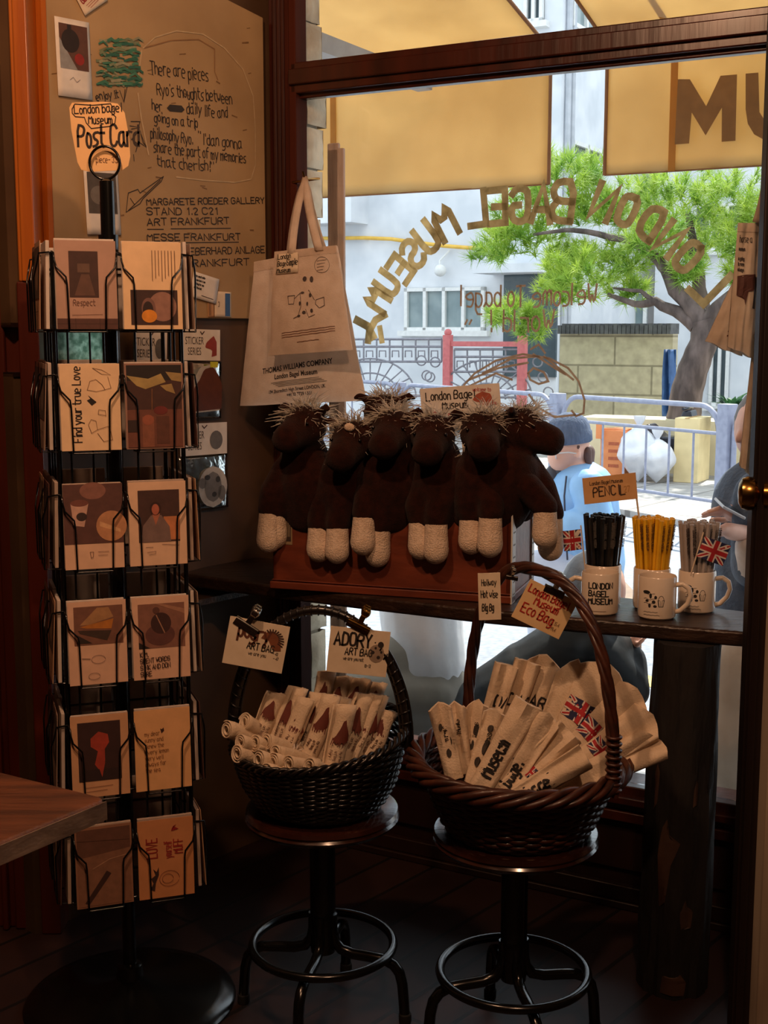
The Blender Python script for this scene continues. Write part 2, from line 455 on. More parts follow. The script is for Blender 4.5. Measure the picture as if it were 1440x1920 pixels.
# fluted casing between the board and the window
f = MB(); wspan(f, (-2.0, .0, 0), (-1.945, .028, 2.85))
for i in range(3):
    u = -1.985 + .0128 * i + .004; f.tube([UV(u, .03, 0), UV(u, .03, 2.85)], .0068, 10)
f.tube([UV(-1.948, .02, 0), UV(-1.948, .02, 2.85)], .009, 10)
struct(f.build('trim_1', M_frame), 'fluted varnished casing between notice board and window')

# angled wall that carries the notice board, and the panelled end beside it
MBW = frame(CORNER, -BD, UP)         # x runs away from the corner, z into the room? (checked: BN)
ML = frame(BW(.76, 0), BD, UP)       # x towards the corner, y up, z into the room (BN)
f = MB(); f.span((-.05, 0, -.1), (.80, 1.352, 0), ML); f.span((-.05, 1.462, -.1), (.80, 2.85, 0), ML); f.span((.245, 1.352, -.1), (.80, 1.462, 0), ML); struct(f.build('wall_board', mat('umber_wall_paint', (88, 64, 40), (74, 52, 32), 6)))
f = MB(); f.span((-1.85, 2.97, 0), (-.80, 3.15, 2.85)); struct(f.build('wall_end', M_panel, bevel=.004))
f = MB()
for x in (-.885, -.97, -1.2, -1.5): f.span((x - .016, 2.955, .0), (x + .016, 2.975, 2.85))
f.span((-.93, 2.948, 0), (-.915, 2.975, 2.85))
struct(f.build('trim_2', M_panel, bevel=.006), 'vertical mouldings on the red brown panel left of the rack')
f = MB(); f.span((-.83, 2.93, .0), (-.783, 3.02, 1.56)); struct(f.build('trim_4', M_panel, bevel=.004), 'dark upright below the amber one')  # upright carried down in panel colour, no lamplight painted in
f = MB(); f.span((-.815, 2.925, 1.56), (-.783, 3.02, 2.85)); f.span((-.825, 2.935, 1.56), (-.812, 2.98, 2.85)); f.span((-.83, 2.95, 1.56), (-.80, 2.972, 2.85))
struct(f.build('trim_3', M_amber, bevel=.004), 'varnished upright beside the notice board, amber with painted lamplight')

# right-hand door, seen on its opening edge, and the pale wall next to it
M_stile = mat('black_stained_wood', (26, 13, 9), (18, 9, 6), 6, (3, 3, .3), .45)
dY = 2.44
a = atY(1409, 1000, dY); b = atY(1439.5, 1140, dY)
door = thing('door_1', 'dark door edge with a round brass knob right of the shelf', 'door', (a.x + .05, dY, 0)); del door['category']; door['kind'] = 'structure'
f = MB(); f.span((a.x, dY, 0), (b.x, dY + .035, 2.75)); f.span((a.x + .006, dY - .006, 0), (b.x - .016, dY, 2.75)); f.build('stile', M_stile, door, bevel=.003)
k = atY(1397, 925, dY + .017); f = MB(); Mk = T(k) @ RZ(-14) @ RY(-90)
f.lathe([(.012, -.02), (.012, .004), (.02, .012), (.031, .02), (.0335, .032), (.030, .043), (.02, .049), (.002, .051)], 24, Mk @ T(0, 0, -.037))
f.lathe([(.026, -.022), (.026, -.014), (.018, -.01)], 24, Mk @ T(0, 0, -.02)); f.build('door_knob', M_brass, door)
M_pale = mat('worn_cream_paint', (176, 160, 140), (112, 92, 76), 5, (3, 3, .35), .7, ramp=(.4, .75))
f = MB(); f.span((b.x - .002, dY - .05, 0), (b.x + .6, dY + .03, 2.75)); struct(f.build('wall_pale', M_pale), 'worn cream painted boards beside the dark door edge')

# ------------------------------------------------------------------ notice board with handwriting
bz0, bz1 = 1.482, 2.30
brd = thing('notice_board', 'large tan notice board covered in black handwriting above the postcard rack', 'notice board', BW(.37, bz0, .01))
MBd = frame(BW(.70, bz0, .016), BD, UP); BL_ = .692
M_board = mat('stained_tan_board', (184, 154, 112), (148, 120, 84), 3.5, rough=.75, detail=8, ramp=(.3, .75))
f = MB(); f.prism([(0, 0), (BL_, 0), (BL_, bz1 - bz0 - .03), (.40, bz1 - bz0 + .02), (0, bz1 - bz0 + .14)], .014, MBd, z0=-.014); f.build('panel', M_board, brd, bevel=.002)
f = MB(); f.prism([(-.014, 0), (0, 0), (0, .96), (-.014, .96)], .02, MBd, z0=-.014); f.build('edge_strip', M_amber, brd)
MBi = MBd.inverted()
def bpx(px, py):
    p = MBi @ onp(px, py, MBd.translation, BN); return p.x, p.y
def bpt(pts): return [bpx(*q) for q in pts]
ink1 = MB(); ink1.use(ink((52, 44, 38)))
def bwrite(s, x0, y0, x1, y1, hpx, w=.0028, sp=1.0, jit=.5):
    a = Vector(bpx(x0, y0)); b = Vector(bpx(x1, y1)); h = (Vector(bpx(x0, y0 - hpx)) - a).length
    d = b - a; wd_ = twidth(s, h, sp); write(ink1, s, a.x, a.y, h, w, MBd, .001, sp=sp, jit=jit, ang=math.degrees(math.atan2(d.y, d.x)), squash=d.length / wd_)
for s, x0, y0, x1, y1, h in (("There are pieces", 282, 138, 392, 152, 24), ("Ryo's thoughts between", 294, 178, 436, 194, 22), ("her", 285, 207, 305, 210, 20), ("daily life and", 350, 212, 428, 222, 20), ("going on a trip", 289, 228, 372, 240, 18),
        ("philosophy Ryo.", 282, 258, 362, 270, 20), ("\"I'dan gonna", 372, 268, 455, 280, 20), ("share the part of my memories", 288, 285, 462, 306, 20), ("that cherish!\"", 294, 312, 402, 322, 20)):
    bwrite(s, x0, y0, x1, y1, h)
for s, x0, y0, x1, y1, h in (("MARGARETE ROEDER GALLERY", 275, 385, 497, 381, 12), ("STAND 1.2 C21", 275, 403, 410, 402, 13), ("ART FRANKFURT", 276, 423, 432, 420, 13), ("MESSE FRANKFURT", 276, 452, 453, 450, 13), ("FRIEDRICH", 276, 481, 352, 479, 13), ("EBERHARD ANLAGE", 356, 478, 498, 474, 13), ("FRANKFURT", 346, 501, 470, 497, 13)):
    bwrite(s, x0, y0, x1, y1, h, .0030, 1.2, .2)
for l in ([(276, 430), (306, 430)], [(320, 429), (432, 428)], [(276, 456), (338, 456)], [(348, 455), (447, 454)]): ink1.stroke(bpt(l), .0022, MBd, .001)
ink1.rows(bpt([(312, 203), (318, 196), (340, 198), (346, 206), (340, 211), (318, 209)]), lambda x, y: MBd @ Vector((x, y, .001)), 8, 4)
for l in ([(306, 331), (262, 362), (258, 355), (240, 362), (236, 398), (262, 382), (268, 372), (302, 340), (306, 331)], [(240, 395), (300, 338)], [(244, 372), (252, 384)]): ink1.stroke(bpt(l), .0022, MBd, .001)
for l in ([(224, 170), (232, 192), (238, 163)], [(234, 168), (232, 190)], [(245, 228), (262, 228), (256, 250), (246, 262)], [(262, 245), (268, 268), (276, 276)], [(248, 262), (258, 270), (254, 285)], [(250, 290), (251, 302)], [(243, 236), (262, 239), (246, 242)], [(264, 252), (274, 276), (262, 268)]): ink1.stroke(bpt(l), .0022, MBd, .001)
bwrite("enjoy it", 180, 188, 224, 183, 14)
ink1.build('handwriting', None, brd, smooth=0)
pen = MB(); pen.use(ink((200, 176, 138)))
for l in ([(268, 90), (290, 70), (330, 58), (380, 64), (420, 90), (455, 130), (474, 180), (478, 240), (478, 310), (470, 336), (440, 342), (380, 338), (330, 332)], [(258, 175), (264, 220), (278, 290)], [(265, 95), (258, 150)]): pen.stroke(bpt(l), .0030, MBd, .0014)
pen.use(ink((150, 112, 74))); pen.stroke(bpt([(270, 90), (320, 76), (372, 74), (402, 92), (402, 135), (408, 150)]), .0028, MBd, .0012)
pen.build('outline_drawing', None, brd, smooth=0)
gp = MB(); rnd = random.Random(3)
for i in range(120):
    c = [(60, 120, 96), (74, 132, 104), (120, 132, 100), (46, 104, 86), (150, 150, 120)][i % 5]; gp.use(ink(c))
    x, y = rnd.uniform(178, 250), rnd.uniform(74, 162); y = y if rnd.random() > .2 else rnd.choice((76, 158, 150, 82)); L = rnd.uniform(8, 26)
    gp.stroke(bpt([(x, y), (min(x + L * .5, 264), y - L * .1 + rnd.uniform(-3, 3)), (min(x + L, 266), y + rnd.uniform(-3, 5))]), rnd.uniform(.003, .007), MBd, .0012 + i * .00003)
gp.build('crayon_patch', None, brd, smooth=0)
st = MB(); st.use(ink((128, 96, 60)))
for i in range(26):
    x, y = rnd.uniform(95, 470), rnd.uniform(20, 440); L = rnd.uniform(4, 12); st.stroke(bpt([(x, y), (x + L, y + rnd.uniform(-2, 4))]), rnd.uniform(.0015, .004), MBd, .0007)
st.build('stain_marks', None, brd, smooth=0)

# prints and slips pinned to the board
def pinned(name, label, cat, tl, tr, br, bl, ops, c=M_white, off=.022, group=None, flip=.0):
    A, B, C, D = [onp(*q, MBd.translation + BN * (off - .016), BN) for q in (bl, br, tl, tr)]
    x = ((B - A) + (D - C)) / 2; y = ((C - A) + (D - B)) / 2; M = frame((A + B + C + D) / 4 - x / 2 - y / 2, x, y)
    t = thing(name, label, cat, M=M, group=group); w, h = x.length, y.length
    f = MB(); f.grid(lambda a, b: Vector((a * w, b * h, .012 * flip * (1 - b) ** 2)), 6, 8); f.build('sheet', c, t, rel=True, thick=.0006)
    f = MB(); art(f, ops, w, h, T(0, 0, .0002)); f.build('printed_picture', None, t, rel=True, smooth=0)
    return t
pinned('instant_photo', 'instant photo of a dark vase and red fruit pinned at upper left of notice board', 'photo', (97, 29), (165, 42), (172, 188), (111, 179),
       [('r', .1, .36, .93, .93, (96, 62, 48)), ('p', [(.1, .75), (.6, .36), (.1, .36)], (150, 150, 150)), ('e', .42, .72, .26, .15, (44, 32, 28)), ('r', .34, .82, .46, .92, (40, 28, 24)), ('e', .66, .5, .14, .075, (150, 40, 34)), ('l', [(.35, .22), (.45, .26), (.55, .2), (.65, .24)], .001, (120, 110, 110))])
pinned('instant_photo', 'instant photo with a grey picture pinned behind the rack pole', 'photo', (162, 318), (226, 316), (227, 444), (164, 436),
       [('r', .08, .32, .93, .94, (86, 78, 72)), ('e', .4, .6, .25, .14, (120, 112, 104)), ('r', .4, .34, .9, .5, (60, 54, 50))])
pinned('paper_ticket', 'small tilted paper ticket with red lettering at top of notice board', 'ticket', (146, -26), (186, -38), (204, -8), (158, 38),
       [('t', 'GLAZED', .12, .42, .26, .003, 12, (150, 44, 40)), ('l', [(.2, .3), (.8, .42)], .0012, (170, 80, 70)), ('l', [(.24, .22), (.8, .34)], .0012, (170, 80, 70)), ('l', [(.3, .14), (.75, .24)], .0012, (170, 80, 70))], M_card)
pinned('paper_slip', 'tilted white slip with rows of black writing low on notice board', 'note', (362, 508), (412, 524), (404, 570), (358, 556),
       [('t', s, .08, .82 - .15 * i, .075, .0013, 0, (40, 36, 34)) for i, s in enumerate(('the small white', 'house here i am', 'looking for one', 'and the but'))] + [('l', [(.4, .16), (.85, .14)], .0015, (60, 50, 50))])
pinned('paper_slip', 'small cream slip with a blue stripe at lower edge of notice board', 'note', (404, 546), (434, 548), (434, 595), (402, 594),
       [('r', .62, .04, .92, .94, (52, 96, 150)), ('t', '3', .2, .4, .2, .0014, 0, (60, 50, 40))], M_card, .019)
pinned('paper_slip', 'narrow tan slip hanging at lower edge of notice board', 'note', (390, 560), (402, 560), (402, 595), (390, 595), [('r', .1, .1, .5, .9, (150, 110, 74))], mat('tan_slip', (186, 140, 92), (176, 130, 84), 20), .018)

# sticker packs: white header card with a foil bag below
M_foil = mat('crinkled_foil', (232, 236, 234), (214, 222, 220), 14, rough=.16, metal=1, bump=.9, bscale=16)
def sticker_pack(label, hd, bg_, horse, words=True):
    A = onp(*hd[3], MBd.translation, BN); 
    t = thing('sticker_pack', label, 'sticker pack', BW(0, 0), group=None)
    def q(c, off):
        P = [onp(*p, CORNER + BN * off, BN) for p in (c[3], c[2], c[0], c[1])]
        x = ((P[1] - P[0]) + (P[3] - P[2])) / 2; y = ((P[2] - P[0]) + (P[3] - P[1])) / 2
        return frame((P[0] + P[1] + P[2] + P[3]) / 4 - x / 2 - y / 2, x, y), x.length, y.length
    M, w, h = q(bg_, .012); t.location = M.translation + M.to_3x3() @ Vector((w / 2, 0, 0))
    f = MB(); f.grid(lambda a, b: Vector((a * w, b * h, .010 * math.sin(math.pi * a) * math.sin(math.pi * b) + .002 * noise.noise((a * 5, b * 6, w * 50)))), 14, 18, M); f.build('foil_bag', M_foil, t, thick=.001)
    z = .0135
    Ms = M @ T(0, 0, z - .001)
    f = MB(); f.use(ink((190, 188, 184)))
    if horse:
        c0 = [(.08, .1), (.3, .12), (.34, .4), (.62, .42), (.66, .14), (.88, .14), (.9, .6), (.8, .78), (.62, .95), (.36, .9), (.22, .7), (.06, .55)]
        f.rows([(x * w, y * h) for x, y in c0], lambda x, y: Ms @ Vector((x, y, 0)), 20, 6)
        f.use(ink((96, 52, 40))); f.rows([(.08 * w + (x - .08) * w * .86 + .02, h * (.04 + y * .92)) for x, y in c0], lambda x, y: Ms @ Vector((x, y, .0005)), 20, 6)
        f.use(ink((206, 210, 60))); f.poly([(.62 * w, .9 * h), (.82 * w, .9 * h), (.82 * w, 1.0 * h), (.62 * w, 1.0 * h)], Ms, .001)
    else:
        f.rows([(x * w, y * h) for x, y in ell(.62, .42, .3, .38, 20)], lambda x, y: Ms @ Vector((x, y, 0)), 16, 6)
        f.use(ink((120, 118, 116)))
        for e in ((.62, .42, .18, .28), (.4, .5, .08, .1), (.8, .3, .08, .14)): f.rows([(x * w, y * h) for x, y in ell(*e, 16)], lambda x, y: Ms @ Vector((x, y, .0005)), 12, 6)
        f.use(ink((52, 50, 50)))
        for e in ((.5, .6, .06, .05), (.72, .55, .05, .06), (.64, .28, .05, .05)): f.rows([(x * w, y * h) for x, y in ell(*e, 12)], lambda x, y: Ms @ Vector((x, y, .001)), 8, 4)
    f.build('sticker', None, t, smooth=0)
    M, w, h = q(hd, .02)
    f = MB(); f.span((0, 0, -.001), (w, h, 0), M); f.build('header_card', M_white, t)
    f = MB(); f.use(ink((70, 62, 58)))
    fontmesh(f, 'STICKER', h * .34, M @ T(w * .3, h * .52, .0006), .62, .0); fontmesh(f, 'SERIES', h * .34, M @ T(w * .3, h * .18, .0006), .62, .0)
    f.use(ink((150, 60, 56) if horse else (110, 108, 106)))
    if horse: f.rows([(w * x, h * y) for x, y in ((.58, .42), (.62, .58), (.74, .72), (.82, .8), (.9, .6), (.9, .15), (.76, .12), (.78, .35), (.68, .38))], lambda x, y: M @ Vector((x, y, .0007)), 14, 6)
    else: f.rows([(x * w, y * h) for x, y in ell(.76, .45, .14, .3, 18)], lambda x, y: M @ Vector((x, y, .0007)), 12, 6)
    f.use(ink((60, 40, 36))); f.stroke([(w * .46, h * .92), (w * .5, h * .84), (w * .56, h * .93)], .003, M, .0008)
    f.build('lettering', None, t, smooth=0)
sticker_pack('sticker pack with a red horse header and a brown horse in its foil bag', [(343, 617), (412, 618), (413, 677), (343, 675)], [(340, 680), (412, 676), (415, 786), (342, 784)], True)
sticker_pack('sticker pack with a grey spotted figure in the foil bag, under the horse pack', [(338, 796), (425, 791), (426, 850), (338, 856)], [(335, 858), (424, 850), (428, 950), (337, 962)], False)
sticker_pack('sticker pack half hidden by the wires, behind the postcard rack', [(253, 617), (313, 619), (313, 684), (252, 680)], [(252, 684), (313, 686), (314, 775), (252, 775)], False)

# small frosted window slot below the board
w2 = bpy.data.objects.new('window_2', None); COL.objects.link(w2); w2.location = BW(.64, 1.352); struct(w2, 'small frosted window strip behind the postcard rack')
m = mat('frosted_pane', (206, 222, 206), (140, 164, 146), 60, rough=.3, bump=.8, bscale=70, trans=.85, ramp=(.4, .6))
f = MB(); f.span((-.05, 1.352, -.05), (.245, 1.462, -.045), ML); f.build('pane', m, w2)
f = MB(); f.span((-.05, 1.346, -.06), (.25, 1.356, .004), ML); f.span((-.05, 1.458, -.06), (.25, 1.468, .004), ML); f.span((.240, 1.352, -.06), (.25, 1.462, .004), ML); f.build('frame', M_dark, w2)

# ------------------------------------------------------------------ plank counter and its log leg
SZ = .824
M_plank = mat('dark_live_edge_plank', (56, 38, 28), (33, 21, 15), 8, (.5, 5, 5), .34, .35, 24)
t = thing('counter_shelf', 'thick dark live-edge plank running under the window as a counter', 'shelf', UV(-1.2, .25, SZ - .034))
pts = [(-2.062, .385), (-1.9, .396), (-1.767, .402), (-1.5, .408), (-1.19, .404), (-.98, .385), (-.8, .362), (-.673, .346), (-.60, .335), (-.56, .28), (-.56, .16), (-.62, .135), (-.8, .12), (-1.1, .115), (-1.5, .10), (-1.95, .085), (-2.06, .09)]
for k in range(len(pts)):
    pass
f = MB(); f.prism([(UV(u, v).x, UV(u, v).y) for u, v in pts], .034, z0=SZ - .034); f.build('plank', M_plank, t, bevel=.008, seg=3)
f = MB()
f.hexa([BW(.55, SZ - .075, 0), BW(.55, SZ - .075, .10), BW(.02, SZ - .075, .10), BW(.02, SZ - .075, 0)], [BW(.55, SZ - .057, 0), BW(.55, SZ - .057, .10), BW(.02, SZ - .057, .10), BW(.02, SZ - .057, 0)])
tag(f.build('wall_ledge', M_old, None, bevel=.003), 'narrow rough plank ledge on the wall just below the counter', 'shelf')

M_bark = mat('dark_bark', (24, 16, 12), (15, 10, 8), 14, (1, 1, .25), .8, .9, 40)
def bark(a, z):
    return .071 + .007 * (1 - z / .79) + .007 * noise.noise((math.cos(a) * 2.2, math.sin(a) * 2.2, z * 2.5)) + .0065 * noise.noise((math.cos(a) * 8, math.sin(a) * 8, z * 7))
LC = Vector((.652, 2.70, 0))
t = thing('log_leg', 'upright tree log with patchy bark holding up the right end of the counter', 'log', LC)
f = MB(); nz_, na = 60, 40
vs = [(LC.x + bark(2 * math.pi * k / na, z) * math.cos(2 * math.pi * k / na) + .012 * (z / .79 - .5), LC.y + bark(2 * math.pi * k / na, z) * math.sin(2 * math.pi * k / na), z) for z in [.789 * i / nz_ for i in range(nz_ + 1)] for k in range(na)]
f.add(vs, [(i * na + k, i * na + (k + 1) % na, (i + 1) * na + (k + 1) % na, (i + 1) * na + k) for i in range(nz_) for k in range(na)] + [list(range(na))[::-1], [nz_ * na + k for k in range(na)]])
f.build('trunk', M_bark, t)
f = MB(); f.use(mat('bare_peeled_wood', (78, 52, 36), (58, 38, 27), 12, (1, 1, .3), .6))
def peel(px, py, out):
    def fn(x, y):
        z = y; a = R(-90) + x; r = bark(a, z) + .0016
        return Vector((LC.x + r * math.cos(a) + .012 * (z / .79 - .5), LC.y + r * math.sin(a), z))
    p0 = onp(px, py, LC + Vector((0, -.075, 0)), Vector((0, 1, 0))); a0 = math.asin(max(-.95, min(.95, (p0.x - LC.x) / .077)))
    f.rows([(a0 + dx / .075, p0.z + dz) for dx, dz in out], fn, 12, 4)
peel(1252, 1575, [(-.010, -.16), (.004, -.15), (.012, -.06), (.030, -.01), (.026, .0), (.006, .004), (-.002, .04), (-.008, .03), (-.016, -.04)])
peel(1236, 1490, [(-.006, -.05), (.005, -.03), (.006, .04), (0, .06), (-.008, .03)])
peel(1305, 1490, [(-.006, -.03), (.004, -.025), (.006, .02), (0, .03), (-.005, .01)])
peel(1289, 1720, [(-.012, -.03), (.01, -.025), (.014, .015), (.004, .02), (-.004, .04), (-.014, .01)])
peel(1269, 1850, [(-.03, -.02), (.02, -.022), (.024, .01), (.01, .03), (-.01, .012), (-.026, .024)])
f.build('peeled_patch', None, t)

# ------------------------------------------------------------------ wooden crate under the plush horses
BX = Vector((.951, -.309, 0)).normalized(); BYo = Vector((-BX.y, BX.x, 0))      # along the front, and away from the camera
BO = Vector((-.272, 3.085, 0)); BXL = .594; BXD = .25; BZ0, BZ1 = SZ + .001, 1.045
MC = frame(BO + UP * BZ0, BX, UP)        # z towards the camera
crate = thing('display_crate', 'reddish brown wooden crate on the counter with the plush horses on it', 'crate', BO + BX * .3 + BYo * .12 + UP * BZ0)
M_crate = mat('red_brown_crate_wood', (120, 56, 34), (92, 40, 24), 6, (.5, 4, 4), .45, .15)
H = BZ1 - BZ0
f = MB(); f.span((0, .0, -.014), (BXL, H, 0), MC); f.span((0, 0, -BXD), (BXL, H, -BXD + .014), MC); f.span((0, 0, -BXD), (.014, H, 0), MC); f.span((BXL - .014, 0, -BXD), (BXL, H, 0), MC); f.span((.0, H - .014, -BXD), (BXL, H, 0), MC); f.build('crate_body', M_crate, crate, bevel=.003)
f = MB(); f.span((-.006, 0, -BXD), (BXL + .004, .018, .008), MC); f.span((-.003, .018, -BXD), (BXL, .023, .004), MC); f.build('plinth', M_crate, crate, bevel=.004)
M_steel = mat('white_perforated_steel', (206, 202, 196), (192, 188, 180), 20, rough=.4)
for z0 in (-.028, -BXD + .003):
    f = MB(); f.span((BXL + .0005, .0, z0), (BXL + .004, H - .01, z0 + .026 + (.01 if z0 > -.1 else 0)), MC)
    g = MB(); 
    for i in range(7):
        for dx in (.008, .02): g.tube([MC @ Vector((BXL + .0036, .02 + i * .029, z0 + dx)), MC @ Vector((BXL + .0046, .02 + i * .029, z0 + dx))], .0022, 8)
    s = f.build('corner_strip', M_steel, crate); g.build('hole', ink((40, 30, 28)), s)
lb = MB(); lb.span((.018, .11, 0), (.052, .215, .0012), MC); lb = lb.build('paper_label', mat('aged_label', (150, 128, 96), (120, 98, 70), 30), crate)
f = MB(); f.use(ink((52, 36, 28))); f.poly([(.030, .118), (.049, .118), (.049, .208), (.030, .208)], MC, .0018); f.use(ink((170, 150, 118)))
for i in range(4): f.stroke([(.034 + .004 * i, .13), (.034 + .004 * i, .19)], .0012, MC, .0022)
f.build('label_print', None, lb, smooth=0)

def fp(px, py, d=0.0): return onp(px, py, BO - BYo * d, BYo)      # on a plane d in front of the crate's face
M_brown = mat('dark_brown_plush', (46, 20, 13), (33, 14, 9), 60, rough=.95, bump=.35, bscale=320, sheen=.06, spec=.05)
M_hoof = mat('cream_plush', (222, 200, 178), (206, 182, 158), 60, rough=.95, bump=.5, bscale=260, sheen=.2, spec=.1)
M_mane = mat('white_mane_yarn', (226, 220, 208), (186, 176, 160), 30, rough=.8, trans=.35)
def fur_tufts(mb, c, r, n, ln, up=(0, 0, 1), seed=1, w=.0016):
    rnd = random.Random(seed)
    for i in range(n):
        d = Vector((rnd.gauss(0, 1), rnd.gauss(0, .8), rnd.gauss(.55, .6))).normalized(); p = Vector(c) + Vector((d.x * r[0], d.y * r[1], d.z * r[2])); side = d.orthogonal().normalized()
        q = d * .6 + Vector((rnd.gauss(0, .7), rnd.gauss(0, .7), rnd.gauss(.1, .5))); L = ln * rnd.uniform(.5, 1.2); q = q.normalized()
        m = p + q * L * .55; e = p + q * L + Vector((rnd.gauss(0, .3), rnd.gauss(0, .3), -.35)) * L * .5
        side = (side + Vector((rnd.gauss(0, .5), rnd.gauss(0, .5), 0))).normalized() * w
        mb.add([p - side, p + side, m + side * .9, m - side * .9, e + side * .3, e - side * .3], [(0, 1, 2, 3), (3, 2, 4, 5)])
def horse(label, head, yaw, torso, legs, blaze=None, tilt=0, mane=(0, 0), seed=1, hd=.0, tag_=False, hs=1.16, nneck=None):
    """head / torso: (px, py) of the head's centre, and of neck root, chest and belly; legs: px paths shoulder..ankle..hoof end with depth"""
    hc = fp(*head, hd); n0 = fp(*torso[0], -.03 + hd); ch = fp(*torso[1], -.035); be = fp(*torso[2], -.05)
    root = thing('plush_horse', label, 'plush toy', Vector((ch.x, ch.y, BZ1)), group=None)
    Mh = T(hc) @ RZ(-18 + yaw) @ RX(tilt)
    f = MB(); f.ball((0, 0, 0), (.046 * hs, .046 * hs, .044 * hs), 20, Mh)
    f.cap((0, -.01, -.004), (0, -.062 * hs, -.018), .038 * hs, .031 * hs, 16, Mh)
    f.ball((0, -.068 * hs, -.021), (.033 * hs, .024 * hs, .028 * hs), 16, Mh)
    for s in (-1, 1): f.cap((.034 * s, .012, .03), (.060 * s, .004, .048), .013, .009, 10, Mh); f.cap((.060 * s, .004, .048), (.072 * s, .0, .044), .010, .006, 10, Mh)
    f.cap(hc, n0, .042, .050, 16); f.cap(n0, ch, .058, .078, 16); f.cap(ch, be, .080, .078, 16)
    hind = be + BYo * .09; f.cap(be, hind, .060, .062, 14); f.cap(hind + BX * .03, hind + BX * .04 - UP * .03, .03, .03, 10); f.cap(hind - BX * .03, hind - BX * .04 - UP * .03, .03, .03, 10)
    hooves = []
    for path, d in legs:
        P = [fp(*q, dd) for q, dd in zip(path, d)]
        for i in range(len(P) - 2): f.cap(P[i], P[i + 1], .038 - .004 * i, .034 - .004 * i, 12)
        hooves.append((P[-2], P[-1]))
    body = f.build('body', M_brown, root, remesh=.0055, iters=5, smooth=180)
    for a, b in hooves:
        g = MB(); d = (b - a); g.cap(a + d * .08, a + d * .55, .027, .029, 14); g.cap(a + d * .45, b - d.normalized() * .018, .029, .031, 14); g.build('hoof', M_hoof, root, remesh=.005, iters=5, smooth=180)
    g = MB(); fur_tufts(g, hc + UP * .018 + BYo * .012, (.038, .034, .03), 420, .048, seed=seed, w=.0014); fur_tufts(g, (hc + n0) / 2 + BYo * .045, (.03, .02, .05), 140, .05, seed=seed + 9, w=.0014); g.build('mane', M_mane, root, smooth=0)
    for s in (-1, 1): 
        g = MB(); g.ball((.031 * s * hs, -.036 * hs, .014), .0042, 10, Mh); g.build('eye', mat('black_bead', (14, 12, 12), rough=.15), root)
    if blaze:
        g = MB(); p = fp(*blaze, hd + .045); g.ball((0, 0, 0), (.013, .006, .010), 12, T(p) @ RZ(-18)); g.build('blaze', M_hoof, root)
    return root
horse('plush horse farthest left, ear out and one white hoof over the crate label', (572, 800), -14, [(570, 850), (580, 905), (585, 950)],
      [([(540, 880), (512, 925), (506, 955), (503, 1028)], (-.02, .0, .01, .02)), ([(566, 880), (530, 925), (517, 958), (516, 1020)], (-.03, -.0, .0, .004))], seed=3, tilt=4)
horse('plush horse with a cream blaze on its forehead, second from the left', (662, 828), -4, [(655, 868), (645, 915), (640, 950)],
      [([(612, 905), (603, 945), (598, 982), (598, 1045)], (-.01, .0, .01, .02)), ([(655, 905), (640, 945), (633, 983), (632, 1048)], (-.01, .01, .02, .03))], blaze=(655, 801), seed=5, hd=.012, tilt=10)
horse('plush horse in the middle with its front legs splayed unevenly', (738, 808), 0, [(745, 855), (742, 905), (742, 950)],
      [([(712, 900), (690, 930), (683, 962), (680, 1032)], (-.01, .02, .035, .045)), ([(732, 920), (716, 955), (712, 985), (707, 1054)], (-.0, .01, .01, .01))], seed=7, hd=.006, tilt=6)
horse('plush horse right of the middle with both white hooves pressed together', (812, 818), 6, [(820, 862), (828, 910), (820, 955)],
      [([(795, 915), (785, 950), (787, 972), (789, 1040)], (-.01, .01, .01, .02)), ([(838, 915), (822, 950), (818, 974), (817, 1048)], (-.0, .02, .025, .03))], seed=11, tilt=8)
horse('plush horse second from the right, stretching one leg over the crate end', (905, 812), 16, [(912, 858), (905, 905), (895, 945)],
      [([(872, 905), (878, 940), (882, 966), (884, 1030)], (-.01, .01, .01, .015)), ([(915, 910), (922, 938), (920, 962), (918, 1036)], (.0, .02, .03, .035)), ([(945, 885), (990, 915), (1022, 950), (1022, 1018)], (-.01, -.0, .0, .0))], seed=13, hd=.006, tilt=5)
horse('plush horse at the right end with its muzzle in profile towards the street', (975, 805), 84, [(960, 850), (950, 895), (935, 940)],
      [([(985, 875), (1016, 915), (1034, 962), (1032, 1042)], (-.06, -.05, -.05, -.05))], seed=17, hd=-.045, tilt=4)
horse('plush horse lying behind the front row, only its dark head showing', (722, 778), 10, [(722, 845), (722, 900), (722, 945)], [], seed=19, hd=-.11, tilt=20)

# handwritten sign among the manes
def sign_card(name, label, cat, tl, tr, br, bl, Y, dY=0, c=M_card, th=.0015, wob=0, **kw):
    M, w, h = pcard(tl, tr, br, bl, Y, dY); t = thing(name, label, cat, M=M, **kw)
    f = MB(); f.span((0, 0, -th), (w, h, 0)); f.build('card', c, t, rel=True, bevel=.0004)
    return t, w, h
RED = (178, 40, 34)
t, w, h = sign_card('price_sign', 'cream hand-lettered card with a red horse standing behind the plush horses', 'sign', (791, 728), (940, 719), (942, 800), (793, 812), 3.16, -.03, M_white)
f = MB(); f.use(ink(INK)); write(f, 'London Bagel', .07 * w, .72 * h, .020, .0028, z=.0008); write(f, 'Museum', .27 * w, .50 * h, .019, .0028, z=.0008)
f.use(ink(RED)); write(f, 'Present', .14 * w, .26 * h, .021, .0028, z=.0008); write(f, 'welcome to', .66 * w, .86 * h, .009, .0011, z=.0008, ang=-4); write(f, 'bagel world', .74 * w, .52 * h, .008, .0011, z=.0008)
f.use(ink((170, 84, 60))); f.rows([(w * x, h * y) for x, y in ((.65, .66), (.70, .78), (.78, .84), (.88, .78), (.92, .56), (.82, .50), (.80, .64), (.72, .60))], lambda x, y: Vector((x, y, .0008)), 12, 6)
f.build('lettering', None, t, rel=True, smooth=0)
